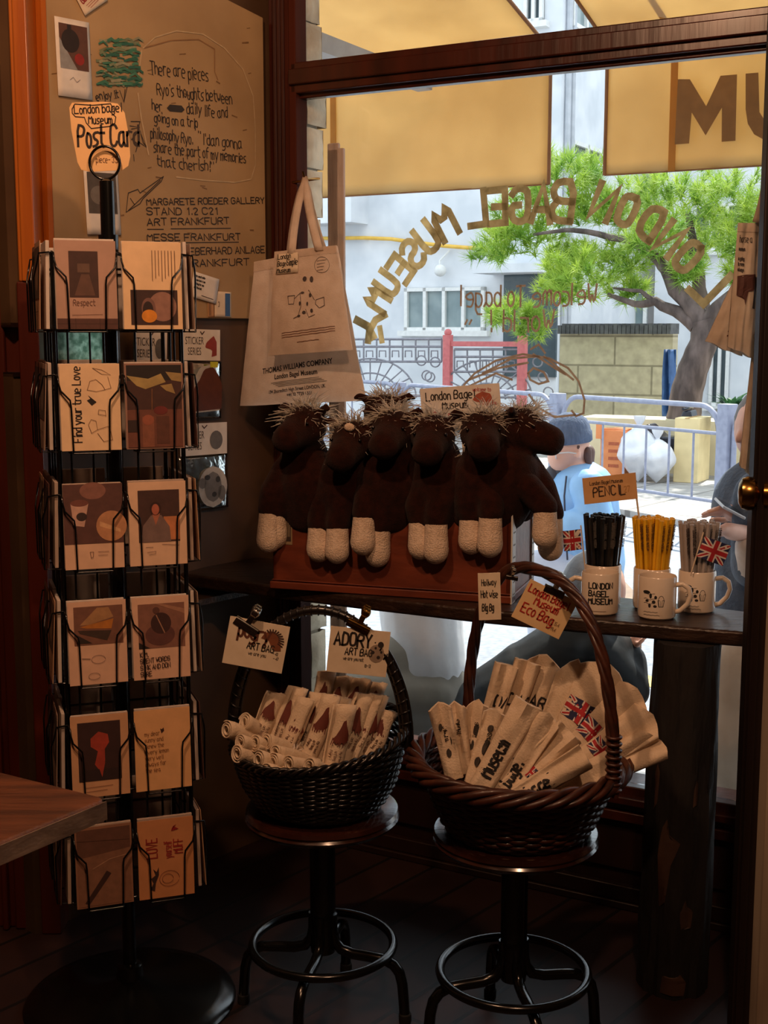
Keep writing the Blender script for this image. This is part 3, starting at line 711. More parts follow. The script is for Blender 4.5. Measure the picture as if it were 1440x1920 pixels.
f = MB(); f.span((w * .48, -.2, -.006), (w * .52, h * .6, -.002)); f.build('stick', M_card, t, rel=True)

# ------------------------------------------------------------------ mugs, pencils, flags
M_mug = mat('cream_glaze', (224, 210, 192), (216, 200, 180), 12, rough=.22, coat=.3)
def mugat(px, py): return onz(px, py, SZ)
def mug(label, p, hang, r=.0415, h=.094, prt=None, group=None):
    t = thing('mug', label, 'mug', (p.x, p.y, SZ + .0005)); q = .0035
    f = MB(); f.lathe([(r * .2, .004), (r - .006, 0), (r - .001, .004), (r, .012), (r, h - .003), (r - q * .5, h), (r - q, h - .003), (r - q, .010), (r * .6, .006), (.001, .006)], 40); f.build('cup', M_mug, t, rel=True)
    f = MB(); A = R(hang); d = Vector((math.cos(A), math.sin(A), 0))
    pts = [d * (r - .002) + UP * h * .80, d * (r + .014) + UP * h * .83, d * (r + .027) + UP * h * .74, d * (r + .031) + UP * h * .56, d * (r + .025) + UP * h * .37, d * (r + .010) + UP * h * .20, d * (r - .002) + UP * h * .16]
    sm = []
    for i in range(len(pts) - 1): sm += [pts[i].lerp(pts[i + 1], k / 3) for k in range(3)]
    f.tube(sm + [pts[-1]], .0055, 10); f.build('handle', M_mug, t, rel=True, smooth=80)
    if prt:
        g = MB(); prt(g, lambda x, y: Vector(((r + .0004) * math.sin(x / r), -(r + .0004) * math.cos(x / r), y)), h); o = g.build('print', None, t, rel=True, smooth=0); 
        o.rotation_euler = (0, 0, math.atan2(p.x, p.y) * -1 + R(prt.rot))
    return t
def pr_words(g, fn, h):
    g.use(ink((26, 24, 24)))
    for i, s in enumerate(('LONDON', 'BAGEL', 'MUSEUM')): write(g, s, -.026, h * (.66 - .185 * i), .0125, .0029, fn=fn, jit=.15, sp=1.3, squash=1.2)
    g.use(ink((140, 110, 90))); g.stroke([(-.026 + .004 * i, h * .12) for i in range(11)], .0012, fn=fn)
pr_words.rot = 0
def pr_sketch(g, fn, h):            # plain ink blots and a little basket instead of the printed figure
    g.use(ink((34, 32, 32)))
    for cx, cy, a, b in ((-.014, .66, .009, .004), (-.004, .58, .003, .006), (.007, .55, .003, .004), (-.012, .46, .004, .003), (.003, .44, .004, .004), (-.006, .35, .003, .005), (.006, .34, .004, .003)):
        g.rows([(x, y) for x, y in ell(cx, h * cy, a, b, 14)], fn, 8, 4)
    for y0 in (.62, .50, .40): g.stroke([(-.020 + .005 * k, h * (y0 + .02 * math.sin(k * 1.7))) for k in range(6)], .0009, fn=fn)
    g.stroke([(.012, h * .48), (.026, h * .48), (.023, h * .33), (.014, h * .33), (.012, h * .48)], .0012, fn=fn); g.stroke([(x, y) for x, y in ell(.019, h * .48, .006, .010, 10, 0, 180)], .001, fn=fn)
    for i in range(3): g.stroke([(.013 + .004 * i, h * .47), (.015 + .003 * i, h * .34)], .0007, fn=fn)
    for i in range(2): g.stroke([(-.020 + .0045 * k, h * (.19 - .07 * i) + .0012 * (k % 2)) for k in range(8 + i)], .0009, fn=fn)
pr_sketch.rot = -14
pr_sk2 = lambda g, fn, h: pr_sketch(g, fn, h); pr_sk2.rot = -8
m1 = mugat(1124, 1149); m2 = mugat(1231, 1157); m5 = mugat(1299, 1149)
mug('cream mug with three rows of hand-drawn capitals, empty, front left of the mugs', m1, 168, prt=pr_words)
mug('cream mug with a dark sketch, empty, standing nearest the counter edge', m2, -24, prt=pr_sketch)
m5 = m5 + Vector((.012, .02, 0)); mug('cream mug holding the grey pencils, handle turned right', m5, -12, prt=pr_sk2)
m3 = Vector((m1.x + .022, m1.y + .094, 0)); m4 = Vector((m3.x + .104, m3.y - .043, 0))
mug('cream mug holding the black pencils behind the mug with capitals', m3, 80)
mug('cream mug holding the yellow pencils between the other mugs', m4, 80)
def pencil_set(p, n, c, c2, lab, group, seed, L=.194, lc=(60, 50, 40), dz=0):
    rnd = random.Random(seed); m = mat('lacquer_' + group.split()[0], c, c2, 30, rough=.3, coat=.3); first = None
    spots = [(0, 0, 0)] + [(.0088, k * 60, .035) for k in range(6)] + [(.0165, k * 36 + 15, .068) for k in range(10)] + [(.0240, k * 25.7 - 90, .100) for k in range(14)]
    k = 0
    for r, a, sl in spots[:n]:
        a += rnd.uniform(-6, 6)
        if first is None:
            o = thing('pencil', lab, 'pencil', (0, 0, 0), group=group)
            f = MB(); f.lathe([(.0048, 0), (.0055, .002), (.0055, L)], 6); f.build('shaft', m, o, rel=True, smooth=0)
            f = MB(); f.lathe([(.0053, L), (.0008, L + .0012)], 6, caps=True); f.build('end_cap', ink(c2), o, rel=True, smooth=0)
            f = MB(); f.use(ink(lc)); write(f, 'LONDON BAGEL MUSEUM', 0, 0, .0052, .0011, frame((.0024, -.0052, L - .012), (0, 0, -1), (1, 0, 0)), z=.0002, jit=.05); f.build('lettering', None, o, rel=True, smooth=0)
            first = o; src = o
        else: o = copy_tree(first)
        x, y = r * math.cos(R(a)), r * math.sin(R(a))
        o.location = (p.x + x, p.y + y, SZ + .012 + dz + rnd.uniform(0, .004)); 
        sx, sy = (sl * math.cos(R(a)), sl * math.sin(R(a))); o.rotation_euler = (-math.atan(sy), math.atan(sx), R(rnd.uniform(-25, 25)))
pencil_set(m3, 35, (26, 27, 29), (18, 19, 20), 'glossy black pencil in the mug at the left of the pencil mugs', 'black pencils in a mug', 1, lc=(90, 86, 80))
pencil_set(m4, 35, (244, 192, 44), (226, 170, 34), 'yellow lettered pencil in the middle pencil mug', 'yellow pencils in a mug', 2, lc=(96, 64, 24))
pencil_set(m5, 35, (176, 168, 164), (160, 152, 148), 'pale grey lettered pencil in the mug at the right', 'grey pencils in a mug', 3, lc=(56, 50, 50), dz=-.004)
t, w, h = sign_card('price_flag', 'tan card on a thin stick rising from the yellow pencils', 'sign', (1091, 897), (1191, 886), (1196, 935), (1096, 946), m4.y - .005, 0, mat('kraft_card', (214, 168, 116), (200, 152, 100), 20))
f = MB(); f.use(ink((70, 50, 36))); write(f, 'London Bagel Museum', .13 * w, .70 * h, .008, .0011, z=.0008, squash=.95); write(f, 'PENCIL', .18 * w, .24 * h, .021, .0028, z=.0008, jit=.35)
f.use(ink((190, 140, 70))); write(f, '27', .76 * w, .3 * h, .014, .0012, z=.0008); f.build('lettering', None, t, rel=True, smooth=0)
f = MB(); f.tube([(w * .965, h * .9, -.003), (w * 1.02, -.11, -.003)], .0022, 8); f.build('stick', M_card, t, rel=True)

def union_jack(f, w, h, M=None, fn=None, z=.0006):
    g = fn or (lambda x, y, dz=0: Vector((x, y, z + dz)))
    def quad(a, b, wd, dz):
        a = Vector(a); b = Vector(b); d = (b - a).normalized(); q = Vector((-d.y, d.x)) * wd / 2; n = 10
        for i in range(n):
            p0 = a.lerp(b, i / n); p1 = a.lerp(b, (i + 1) / n)
            cl = lambda p: (min(max(p.x, 0), w), min(max(p.y, 0), h))
            f.add([g(*cl(v), dz) for v in (p0 + q, p0 - q, p1 - q, p1 + q)], [(0, 1, 2, 3)], M)
    f.use(ink((34, 36, 78)))
    for i in range(8):
        f.add([g(w * i / 8, 0, 0), g(w * (i + 1) / 8, 0, 0), g(w * (i + 1) / 8, h, 0), g(w * i / 8, h, 0)], [(0, 1, 2, 3)], M)
    f.use(ink((226, 216, 206)))
    quad((0, 0), (w, h), h * .2, .0002); quad((0, h), (w, 0), h * .2, .0002)
    f.use(ink((176, 34, 42))); quad((0, 0), (w, h), h * .08, .0003); quad((0, h), (w, 0), h * .08, .0003)
    f.use(ink((226, 216, 206))); quad((0, h / 2), (w, h / 2), h * .34, .0005); quad((w / 2, 0), (w / 2, h), h * .34, .0005)
    f.use(ink((176, 34, 42))); quad((0, h / 2), (w, h / 2), h * .2, .0007); quad((w / 2, 0), (w / 2, h), h * .2, .0007)
def hand_flag(label, tl, tr, br, bl, Y, stick):
    M, w, h = pcard(tl, tr, br, bl, Y); t = thing('hand_flag', label, 'flag', M=M)
    wave = lambda x, y, dz=0: Vector((x, y, .003 * math.sin(x / w * 5) + dz))
    f = MB(); f.grid(lambda a, b: wave(a * w, b * h, -.0006), 10, 4); f.build('cloth', ink((34, 36, 78)), t, rel=True)
    f = MB(); union_jack(f, w, h, None, wave); f.build('printed_crosses', None, t, rel=True, smooth=0)
    Mi = M.inverted(); f = MB(); f.tube([Mi @ atY(*stick[0], Y + .002), Mi @ atY(*stick[1], Y + .002)], .0016, 8); f.build('stick', M_card, t, rel=True)
hand_flag('small flag with red and white crosses leaning left of the black pencils', (1058, 997), (1088, 991), (1093, 1032), (1056, 1032), m3.y - .0, ((1089, 985), (1098, 1075)))
hand_flag('small flag with red and white crosses leaning right in front of the grey pencils', (1318, 1005), (1369, 1022), (1355, 1063), (1306, 1042), m5.y - .045, ((1319, 998), (1296, 1075)))

# ------------------------------------------------------------------ stools
M_seat = mat('dark_stool_seat', (58, 27, 17), (42, 19, 12), 8, (.6, 5, 1), .22, .1, coat=.7)
def stool(label, x, y, rs, sz, legs):
    t = thing('bar_stool', label, 'stool', (x, y, 0))
    f = MB(); f.lathe([(.02, sz - .032), (rs - .012, sz - .032), (rs - .004, sz - .027), (rs, sz - .020), (rs - .004, sz - .015), (rs, sz - .010), (rs - .003, sz - .002), (rs - .010, sz), (.01, sz)], 56); f.build('seat', M_seat, t, rel=True)
    f = MB(); f.lathe([(.026, .14), (.027, .16), (.027, sz - .04), (.07, sz - .036), (.07, sz - .032)], 24); f.build('column', M_black, t, rel=True)
    for a in legs:
        d = Vector((math.cos(R(a)), math.sin(R(a)), 0)); e = d.cross(UP) * -1; P = []
        for r, z in ((.020, .225), (.021, .19), (.026, .165), (.040, .148), (.065, .141), (.10, .139), (.135, .136), (.155, .127), (.168, .11), (.174, .085), (.177, .05), (.180, .004)): P.append(d * r + UP * z)
        f = MB(); f.tube(P, .0115, 10); l = f.build('leg', M_black, t, rel=True, smooth=80)
        f = MB(); f.lathe([(.0125, 0), (.0135, .003), (.0135, .02), (.012, .022)], 14, T(d * .180)); f.build('rubber_foot', mat('black_rubber', (14, 14, 14), rough=.8), l, rel=True)
    f = MB(); f.tube([(.150 * math.cos(2 * math.pi * k / 64), .150 * math.sin(2 * math.pi * k / 64), .156) for k in range(64)], .0095, 10, closed=True); f.build('foot_ring', M_black, t, rel=True, smooth=80)
    return t
SL = Vector((-.130, 2.575, 0)); SR = Vector((.264, 2.455, 0)); ZL = .462; ZR = .462
stool('round dark wooden stool under the black basket', SL.x, SL.y, .162, ZL, (168, 256, 346, 76))
stool('round dark wooden stool under the brown basket', SR.x, SR.y, .166, ZR, (192, 281, 12, 100))

# ------------------------------------------------------------------ baskets
def weave(mb, prof, rows, rib, amp, r0, cx=0, cy=0, ex=1.0, tilt=(0, 0), seg=6):
    """prof: [(r, z)] wall from base to rim; strands run round it, over and under the ribs"""
    L = [0]
    for a, b in zip(prof, prof[1:]): L.append(L[-1] + math.dist(a, b))
    def pr(s):
        s *= L[-1]
        for i in range(len(prof) - 1):
            if s <= L[i + 1] + 1e-9:
                k = (s - L[i]) / max(L[i + 1] - L[i], 1e-9); return prof[i][0] + (prof[i + 1][0] - prof[i][0]) * k, prof[i][1] + (prof[i + 1][1] - prof[i][1]) * k
        return prof[-1]
    n = rib * 3
    for i in range(rows):
        r, z = pr((i + .5) / rows); pts = []
        for k in range(n):
            a = 2 * math.pi * k / n; rr = r + amp * math.sin(a * rib / 2 + math.pi * (i % 2)); h = z / prof[-1][1]
            pts.append((cx + rr * math.cos(a) * ex, cy + rr * math.sin(a), z + (tilt[0] * math.cos(a) + tilt[1] * math.sin(a)) * h * h))
        mb.tube(pts, r0, seg, closed=True)
    return pr
M_wick = mat('black_wicker', (24, 18, 15), (14, 11, 9), 40, rough=.35, coat=.25)
M_wick2 = mat('brown_wicker', (74, 36, 22), (48, 23, 14), 30, rough=.45, coat=.15)
BLc = Vector((SL.x - .004, SL.y - .004, ZL + .001))
t = thing('wicker_basket', 'black wicker basket with a tall hoop handle, full of horse-print rolls', 'basket', BLc)
profL = [(.112, .004), (.135, .02), (.158, .06), (.172, .11), (.178, .150)]
tiltL = (.022, .016)
f = MB(); f.lathe([(.005, .003), (.118, .003), (.118, .010), (.005, .010)], 40); weave(f, profL, 26, 44, .0028, .0036, tilt=tiltL); f.build('woven_wall', M_wick, t, rel=True, smooth=80)
def rimpt(a, r, z, tl): return Vector((r * math.cos(a), r * math.sin(a), z + tl[0] * math.cos(a) + tl[1] * math.sin(a)))
f = MB()
for ph in (0, 2.1, 4.2):
    f.tube([rimpt(2 * math.pi * k / 160, .180 + .006 * math.cos(k * .75 + ph), .156 + .006 * math.sin(k * .75 + ph), tiltL) for k in range(160)], .0042, 6, closed=True)
f.build('braided_rim', M_wick, t, rel=True, smooth=80)
hA = R(8); hd_ = Vector((math.cos(hA), -math.sin(hA), 0)); nL = Vector((math.sin(hA), math.cos(hA), 0))
hp = [hd_ * (.183 * math.cos(a)) * (1 if abs(math.cos(a)) < .98 else 1) + UP * (.135 + .285 * math.sin(a) ** .9 if math.sin(a) > 0 else .135) for a in [math.pi * k / 40 for k in range(41)]]
f = MB(); f.tube(hp, .0095, 12); 
for k in range(2, 39): f.tube([hp[k] + (nL * math.cos(b) + (hp[k] - UP * .13).normalized() * math.sin(b)) * .0102 for b in [2 * math.pi * j / 10 for j in range(10)]], .0022, 5, closed=True)
f.build('handle', M_wick, t, rel=True, smooth=80)
for s in (-1, 1):
    f = MB(); f.tube([hp[k if s > 0 else 40 - k] + hd_ * s * .012 + UP * .0 for k in range(0, 14)], .003, 6); f.tube([hp[k if s > 0 else 40 - k] - hd_ * s * .012 for k in range(0, 14)], .003, 6); f.build('side_cane', M_wick, t, rel=True)

BRc = Vector((SR.x + .003, SR.y - .004, ZR + .001))
t = thing('wicker_basket', 'brown wicker basket with a twisted handle, full of folded cream bags', 'basket', BRc)
profR = [(.135, .004), (.148, .02), (.165, .06), (.183, .105), (.196, .135)]
tiltR = (.0, .008)
f = MB(); f.lathe([(.005, .003), (.14, .003), (.14, .010), (.005, .010)], 40); weave(f, profR, 17, 36, .0036, .0052, tilt=tiltR); f.build('woven_wall', M_wick2, t, rel=True, smooth=80)
f = MB()
for q in range(5):
    ph = q * 2 * math.pi / 5; f.tube([rimpt(2 * math.pi * k / 200, .206 + .014 * math.cos(k * .19 + ph), .143 + .013 * math.sin(k * .19 + ph), tiltR) for k in range(200)], .0072, 6, closed=True)
f.build('braided_rim', M_wick2, t, rel=True, smooth=80)
pA = onp(1106, 1455, BRc + Vector((0, -.13, 0)), Vector((0, 1, 0))) - BRc; pB = Vector((-.088, .185, .15)); top = Vector((.045, .035, .52))
pA = Vector((.165, -.135, .120))
ax = (pB - pA); mid = (pA + pB) / 2; hp = []
for k in range(49):
    a = math.pi * k / 48; c = math.cos(a); s_ = math.sin(a)
    hp.append(mid + (pA - mid) * (abs(c) ** .8 * (1 if c > 0 else -1)) + UP * .385 * s_ ** .85)
hn = ax.cross(UP).normalized()
f = MB()
for q in range(4):
    f.tube([hp[k] + (hn * math.cos(k * .55 + q * 1.571) + (hp[k] - mid - UP * .1).normalized() * math.sin(k * .55 + q * 1.571)) * .0068 for k in range(49)], .0068, 6)
f.build('twisted_handle', M_wick2, t, rel=True, smooth=80)
f = MB()
for i in range(9): f.tube([pA + Vector((.013 * math.cos(b), .013 * math.sin(b), .010 + i * .0075)) + (hp[3] - hp[0]) * (i / 18) for b in [2 * math.pi * j / 12 for j in range(12)]], .0035, 5, closed=True)
f.build('handle_binding', M_wick2, t, rel=True, smooth=80)

# ------------------------------------------------------------------ rolled and folded cloth bags
M_cloth = mat('cream_cotton', (226, 206, 180), (212, 190, 162), 40, rough=.9, bump=.25, bscale=260, trans=.08)
BROWN = (104, 46, 34)
def axisM(base, d, roll=0):
    q = Vector(d).normalized().to_track_quat('Z', 'Y').to_matrix().to_4x4(); return T(base) @ q @ RZ(roll)
def rolled_bag(label, base, tip, r=.021, pr=None, seed=1, flat=1.0, group=None, open_=0):
    base = Vector(base); tip = Vector(tip); d = tip - base; L = d.length
    zax = d.normalized(); vdir = (EYEV - (base + tip) / 2); yv = -(vdir - zax * vdir.dot(zax)).normalized(); xv = yv.cross(zax)
    M = Matrix.Identity(4)
    for i in range(3): M[i][0] = xv[i]; M[i][1] = yv[i]; M[i][2] = zax[i]; M[i][3] = base[i]
    t = thing('rolled_bag', label, 'bag', M=M, group=group); turns = 2.6; nt_ = 60; nl = 10
    def fn(u, v, off=0):
        a = u * turns * 2 * math.pi; rr = r * (.30 + .70 * u) * (1 + .05 * noise.noise((v * 6, u * 9, seed))) + (.004 * open_ * v if u > .8 else 0)
        wob = .004 * noise.noise((v * 3, seed * 1.7, 0)); z = v * L + .004 * math.sin(a + seed) * (1 if v > .9 else 0)
        return Vector((rr * math.sin(a + seed) + wob, -rr * math.cos(a + seed) * flat, z))
    f = MB(); f.grid(fn, nt_, nl); f.build('cloth', M_cloth, t, rel=True, smooth=80, thick=.0022)
    if pr:
        g = MB(); R0 = r * 1.10
        def sf(x, y): wob = .004 * noise.noise((y / L * 3, seed * 1.7, 0)); return Vector((R0 * math.sin(x / R0) + wob, -R0 * math.cos(x / R0) * flat - .0008, y))
        pr(g, sf, L, r, seed); g.build('print', None, t, rel=True, smooth=0)
    return t
def pr_horse(g, fn, L, r, seed):
    rnd = random.Random(seed); g.use(ink(BROWN)); s = rnd.choice((-1, 1)); o = rnd.uniform(-.3, .3) * r
    y0 = L * rnd.uniform(.60, .68); S_ = L * .20
    pts = [(-.9, -.1), (-.6, .15), (-.3, .55), (-.1, 1.0), (.15, 1.1), (.35, .75), (.8, .3), (.9, .0), (.5, -.15), (.1, -.2), (-.4, -.25)]
    g.rows([(o + s * x * r * .95, y0 + y * S_) for x, y in pts], fn, 16, 8)
    for i in range(9): x = o + (-.9 + .2 * i) * r * .9; g.stroke([(x, y0), (x + rnd.uniform(-.002, .002), y0 - S_ * rnd.uniform(.2, .4))], .0022, fn=fn)
    g.use(ink((96, 66, 50)))
    for i in range(3):
        x = (-.55 + .5 * i) * r
        write_v(g, fn, ('Pogry', 'art bag', 'My friend')[i], x, L * .50, .0058, .0010)
def write_v(g, fn, s, x, y, h, w): write(g, s, 0, 0, h, w, fn=lambda a, b: fn(x + b, y - a), jit=.3)
rb = random.Random(21)
GRP = 'rolled bags in the black basket'
# standing rolls with the printed horse heads: (px,py) top ... bottom in the basket
tops = [(522, 1300, 470, 1420), (562, 1290, 500, 1440), (580, 1310, 520, 1450), (602, 1300, 548, 1440), (618, 1302, 560, 1470), (640, 1308, 590, 1470), (648, 1322, 612, 1490), (688, 1302, 630, 1460), (716, 1304, 650, 1460), (728, 1332, 680, 1440), (612, 1258, 585, 1400), (642, 1268, 610, 1400), (676, 1272, 640, 1400), (712, 1280, 670, 1400)]
names = ['leftmost standing roll with a brown print, against the rim of the black basket', 'standing roll tallest at the left, brown horse head near its top', 'short standing roll tucked low between two taller ones at the left', 'standing roll with a brown blot left of the centre of the black basket',
         'standing roll in the centre of the black basket, horse head printed high', 'standing roll just right of the centre with lettering down its front', 'standing roll nearest the front lip with a wide brown horse head', 'pale standing roll with a bare rounded top, right half of the basket',
         'standing roll leaning right with a brown horse head at its tip', 'standing roll farthest right, pressed against the basket rim', 'roll in the back row beside the window casing, tip showing', 'back row roll directly under the left corner of the white card', 'back row roll hidden below the middle of the hanging card', 'back row roll under the right corner of the hanging card']
for i, (x0, y0, x1, y1) in enumerate(tops):
    dp = (-.01, .0, -.03, .02, -.02, .0, -.055, -.02, -.01, -.0, .075, .085, .08, .07)[i]
    tip = atY(x0, y0, SL.y + dp + .03); base = atY(x1, y1, SL.y + dp - .005)
    if base.z < ZL + .03: base.z = ZL + .03
    rolled_bag(names[i], base, tip, r=.019 + .003 * rb.random(), pr=pr_horse, seed=i + 1, flat=.85, group=GRP, open_=1)
M_tie = mat('cord_tie', (206, 196, 186), (190, 180, 170), 40)
ends = [(424, 1368, 500, 1395), (458, 1352, 520, 1400), (450, 1392, 520, 1420), (444, 1412, 520, 1435), (478, 1392, 545, 1425), (499, 1388, 575, 1418), (484, 1425, 560, 1448), (512, 1428, 590, 1452), (500, 1446, 570, 1462), (541, 1432, 610, 1448), (580, 1436, 640, 1462), (516, 1412, 590, 1432)]
en = ['end-on cream roll farthest left in the black basket', 'end-on cream roll standing up highest at the left rim', 'end-on cream roll in the middle of the left-hand cluster', 'end-on cream roll low on the left rim', 'end-on roll with a clear spiral, centre of the cluster', 'end-on roll tied with a pale cord', 'end-on roll low in the cluster, above the front lip', 'end-on roll beside the front lip with a small dark centre', 'lowest end-on roll, touching the front lip of the basket', 'end-on roll lying flat with a wide open end', 'end-on roll nearest the standing rolls at the front lip', 'end-on roll wedged between the tied roll and the open one']
for i, (x0, y0, x1, y1) in enumerate(ends):
    Y = SL.y - (.05, .02, .08, .09, .07, .06, .11, .11, .135, .12, .125, .085)[i]
    tip = atY(x0, y0, Y - .01); base = atY(x1, y1, Y + .07); d = (tip - base).normalized(); base = tip - d * .13
    base.z = max(base.z, ZL + .045)
    t = rolled_bag(en[i], base, tip, r=.0185 if i != 2 else .016, seed=30 + i, group=GRP, flat=.95)
    if i == 5:
        f = MB(); Lr = (tip - base).length
        for zz in (.45, .52): f.tube([(.0215 * math.cos(a), .0215 * math.sin(a), Lr * zz) for a in [2 * math.pi * k / 16 for k in range(16)]], .0018, 6, closed=True)
        f.tube([(0, -.022, Lr * .48), (.012, -.034, Lr * .42), (.022, -.03, Lr * .5), (.004, -.023, Lr * .48), (-.012, -.036, Lr * .5), (-.02, -.03, Lr * .6)], .0016, 6); f.build('cord_tie', M_tie, t, rel=True)

def folded_bag(label, base, tip, w0, w1, seed=1, pr=None, thick=.014, skew=0, fold=.0, roll=0, group='folded bags in the brown basket'):
    base = Vector(base); tip = Vector(tip); d = tip - base; L = d.length; zax = d.normalized(); vd = (EYEV - (base + tip) / 2)
    yv = -(vd - zax * vd.dot(zax)).normalized(); q = Matrix.Rotation(R(roll), 3, zax); yv = q @ yv; xv = yv.cross(zax); M = Matrix.Identity(4)
    for i in range(3): M[i][0] = xv[i]; M[i][1] = yv[i]; M[i][2] = zax[i]; M[i][3] = base[i]
    t = thing('folded_bag', label, 'bag', M=M, group=group); na, nl = 28, 16
    def hw(v): return (w0 + (w1 - w0) * v ** 1.4) / 2
    def fn(u, v):
        a = 2 * math.pi * u; c, s = math.cos(a), math.sin(a); e = .55
        X = hw(v) * math.copysign(abs(c) ** e, c); k = X / max(hw(v), 1e-6)
        th = thick * (1 - .35 * v) * (1 + .5 * math.sin(k * 5 + seed * 2 + v * 2) * .35)
        Y = th * math.copysign(abs(s) ** e, s) + .010 * math.sin(k * 4.2 + seed) * v + .006 * noise.noise((k * 2, v * 4, seed))
        z = v * L * (1 + skew * k * .5) - fold * L * abs(k) ** 1.5 * max(0, v - .6) * 2.0 + .004 * noise.noise((k * 3, seed, 5)) * v
        return Vector((X, Y, z))
    def surf(x, y, lift=.0012):
        v = min(max(y / L, 0), 1); k = max(-.98, min(.98, x / hw(v))); best = None
        c = math.copysign(abs(k) ** (1 / .55), k); a = -math.acos(max(-1, min(1, c))); p = fn((a / (2 * math.pi)) % 1, v); p.y -= lift; return p
    f = MB(); f.grid(fn, na, nl)
    m = len(f.v); f.f.append(list(range(na))[::-1]); f.mi.append(0); f.f.append([nl * (na + 1) + k for k in range(na)]); f.mi.append(0)
    f.build('cloth', M_cloth, t, rel=True, smooth=70)
    if pr: g = MB(); pr(g, surf, L, (w0 + w1) / 2); g.build('print', None, t, rel=True, smooth=0)
    return t
BK = (30, 26, 26)
def p_text(s, h, w, y=.3, x=0, sq=1.0, vert=True):
    def pr(g, fn, L, wd_):
        g.use(ink(BK)); 
        if vert: write(g, s, 0, 0, h, w, fn=lambda a, b: fn(x + h / 2 - b, L * y + a), jit=.05, squash=sq)
        else: write(g, s, 0, 0, h, w, fn=lambda a, b: fn(x + a, L * y + b), jit=.05, squash=sq * 1.3)
    return pr
def p_flag(y, W_, H_, x=0, extra=None):
    def pr(g, fn, L, wd_):
        union_jack(g, W_, H_, None, lambda a, b, dz=0: fn(x + a - W_ / 2, L * y + b, .0014 + dz * 1.6))
        if extra: extra(g, fn, L, wd_)
    return pr
def p_dark(lines):
    def pr(g, fn, L, wd_):
        g.use(ink((60, 54, 50)))
        for y, x, a, b in lines: g.rows([(x + p[0], L * y + p[1]) for p in ell(0, 0, a, b, 12)], fn, 8, 4)
        g.use(ink(BK)); write(g, 'THOMAS', 0, 0, .008, .0016, fn=lambda a, b: fn(.006 - b, L * .5 + a), jit=.1)
    return pr
FB = [ # label, base px, tip px, depth offset, w0, w1, print, kwargs
    ('leftmost folded bag in the brown basket, upright with grey marks', (848, 1440), (822, 1318), -.07, .036, .046, p_dark([(.5, .006, .004, .01), (.7, -.006, .004, .008), (.35, 0, .005, .009)]), dict(fold=.1, seed=1)),
    ('thin folded bag second from the left with small black words', (868, 1430), (852, 1316), -.03, .034, .044, p_text('THOMAS', .008, .0017, .55), dict(fold=.15, seed=2)),
    ('narrow folded bag leaning right behind the left handle end', (882, 1430), (898, 1312), -.02, .034, .046, p_dark([(.6, .004, .008, .012), (.4, -.004, .006, .012)]), dict(fold=.15, seed=3)),
    ('folded bag with grey printed shapes left of the big word bag', (892, 1450), (932, 1330), -.06, .034, .048, p_dark([(.75, 0, .006, .008), (.5, .004, .008, .016), (.3, -.004, .006, .01)]), dict(fold=.1, seed=4)),
    ('rolled bag with a large black word along it at the front rim', (905, 1470), (990, 1318), -.10, .046, .056, p_text('Museum', .024, .0048, .20, -.004, .95), dict(seed=5, thick=.018)),
    ('folded bag with black letters low on it, right of the big word bag', (945, 1478), (1030, 1336), -.10, .046, .060, p_text('bagel', .022, .0044, .16, -.002, .95), dict(seed=6, fold=.1)),
    ('upright bag at the back left with tall black letters', (905, 1400), (950, 1246), .06, .040, .050, p_text('DAR', .022, .0044, .56, -.002, .9, vert=False), dict(seed=7, thick=.016)),
    ('upright bag at the back with two rows of tall black letters', (940, 1400), (990, 1240), .07, .042, .056, p_text('DAR', .024, .0046, .54, -.016, .9, vert=False), dict(seed=8, thick=.016)),
    ('tallest bag at the back centre with black letters', (975, 1400), (1025, 1228), .08, .050, .070, p_text('DARE', .024, .0046, .50, -.024, .9, vert=False), dict(seed=9, fold=.12)),
    ('bag behind the twisted handle with its point up', (1010, 1420), (1085, 1235), .05, .050, .064, p_text('TM', .020, .0042, .34, -.014, .9, vert=False), dict(seed=10, fold=.25)),
    ('wide bag with a large printed flag right of the handle', (1035, 1430), (1145, 1245), .02, .060, .105, p_flag(.46, .074, .046, .0), dict(seed=11, fold=.15)),
    ('wide bag fanned out with a half-hidden printed flag', (1040, 1450), (1195, 1290), -.0, .058, .090, p_flag(.44, .060, .040, -.0), dict(seed=12, fold=.1)),
    ('wide bag spread to the right with a dark printed flag near the rim', (1050, 1465), (1225, 1340), -.02, .055, .085, p_flag(.42, .054, .034, .0), dict(seed=13, fold=.1)),
    ('lowest bag of the fan, pointing far right past the rim', (1060, 1478), (1240, 1388), -.04, .052, .075, None, dict(seed=14, fold=.1, skew=.1)),
    ('bag lying at the front rim with a small printed flag', (960, 1470), (1070, 1372), -.10, .044, .060, p_flag(.30, .036, .024, .004), dict(seed=15)),
    ('bag lying across the front rim with cut-off black letters', (985, 1486), (1098, 1418), -.13, .040, .052, p_text('bagel', .022, .0044, .14, .002, 1.0), dict(seed=16, thick=.018)),
]
for lab, b, tp, d, w0, w1, pr, kw in FB:
    base = atY(*b, SR.y + d); tip = atY(*tp, SR.y + d + .015); base = base - (tip - base).normalized() * .02
    dd = tip - base
    if base.z < ZR + .06: base = base + dd * ((ZR + .06 - base.z) / dd.z) if dd.z > 0 else base
    folded_bag(lab, base, tip, w0, w1, pr=pr, **kw)

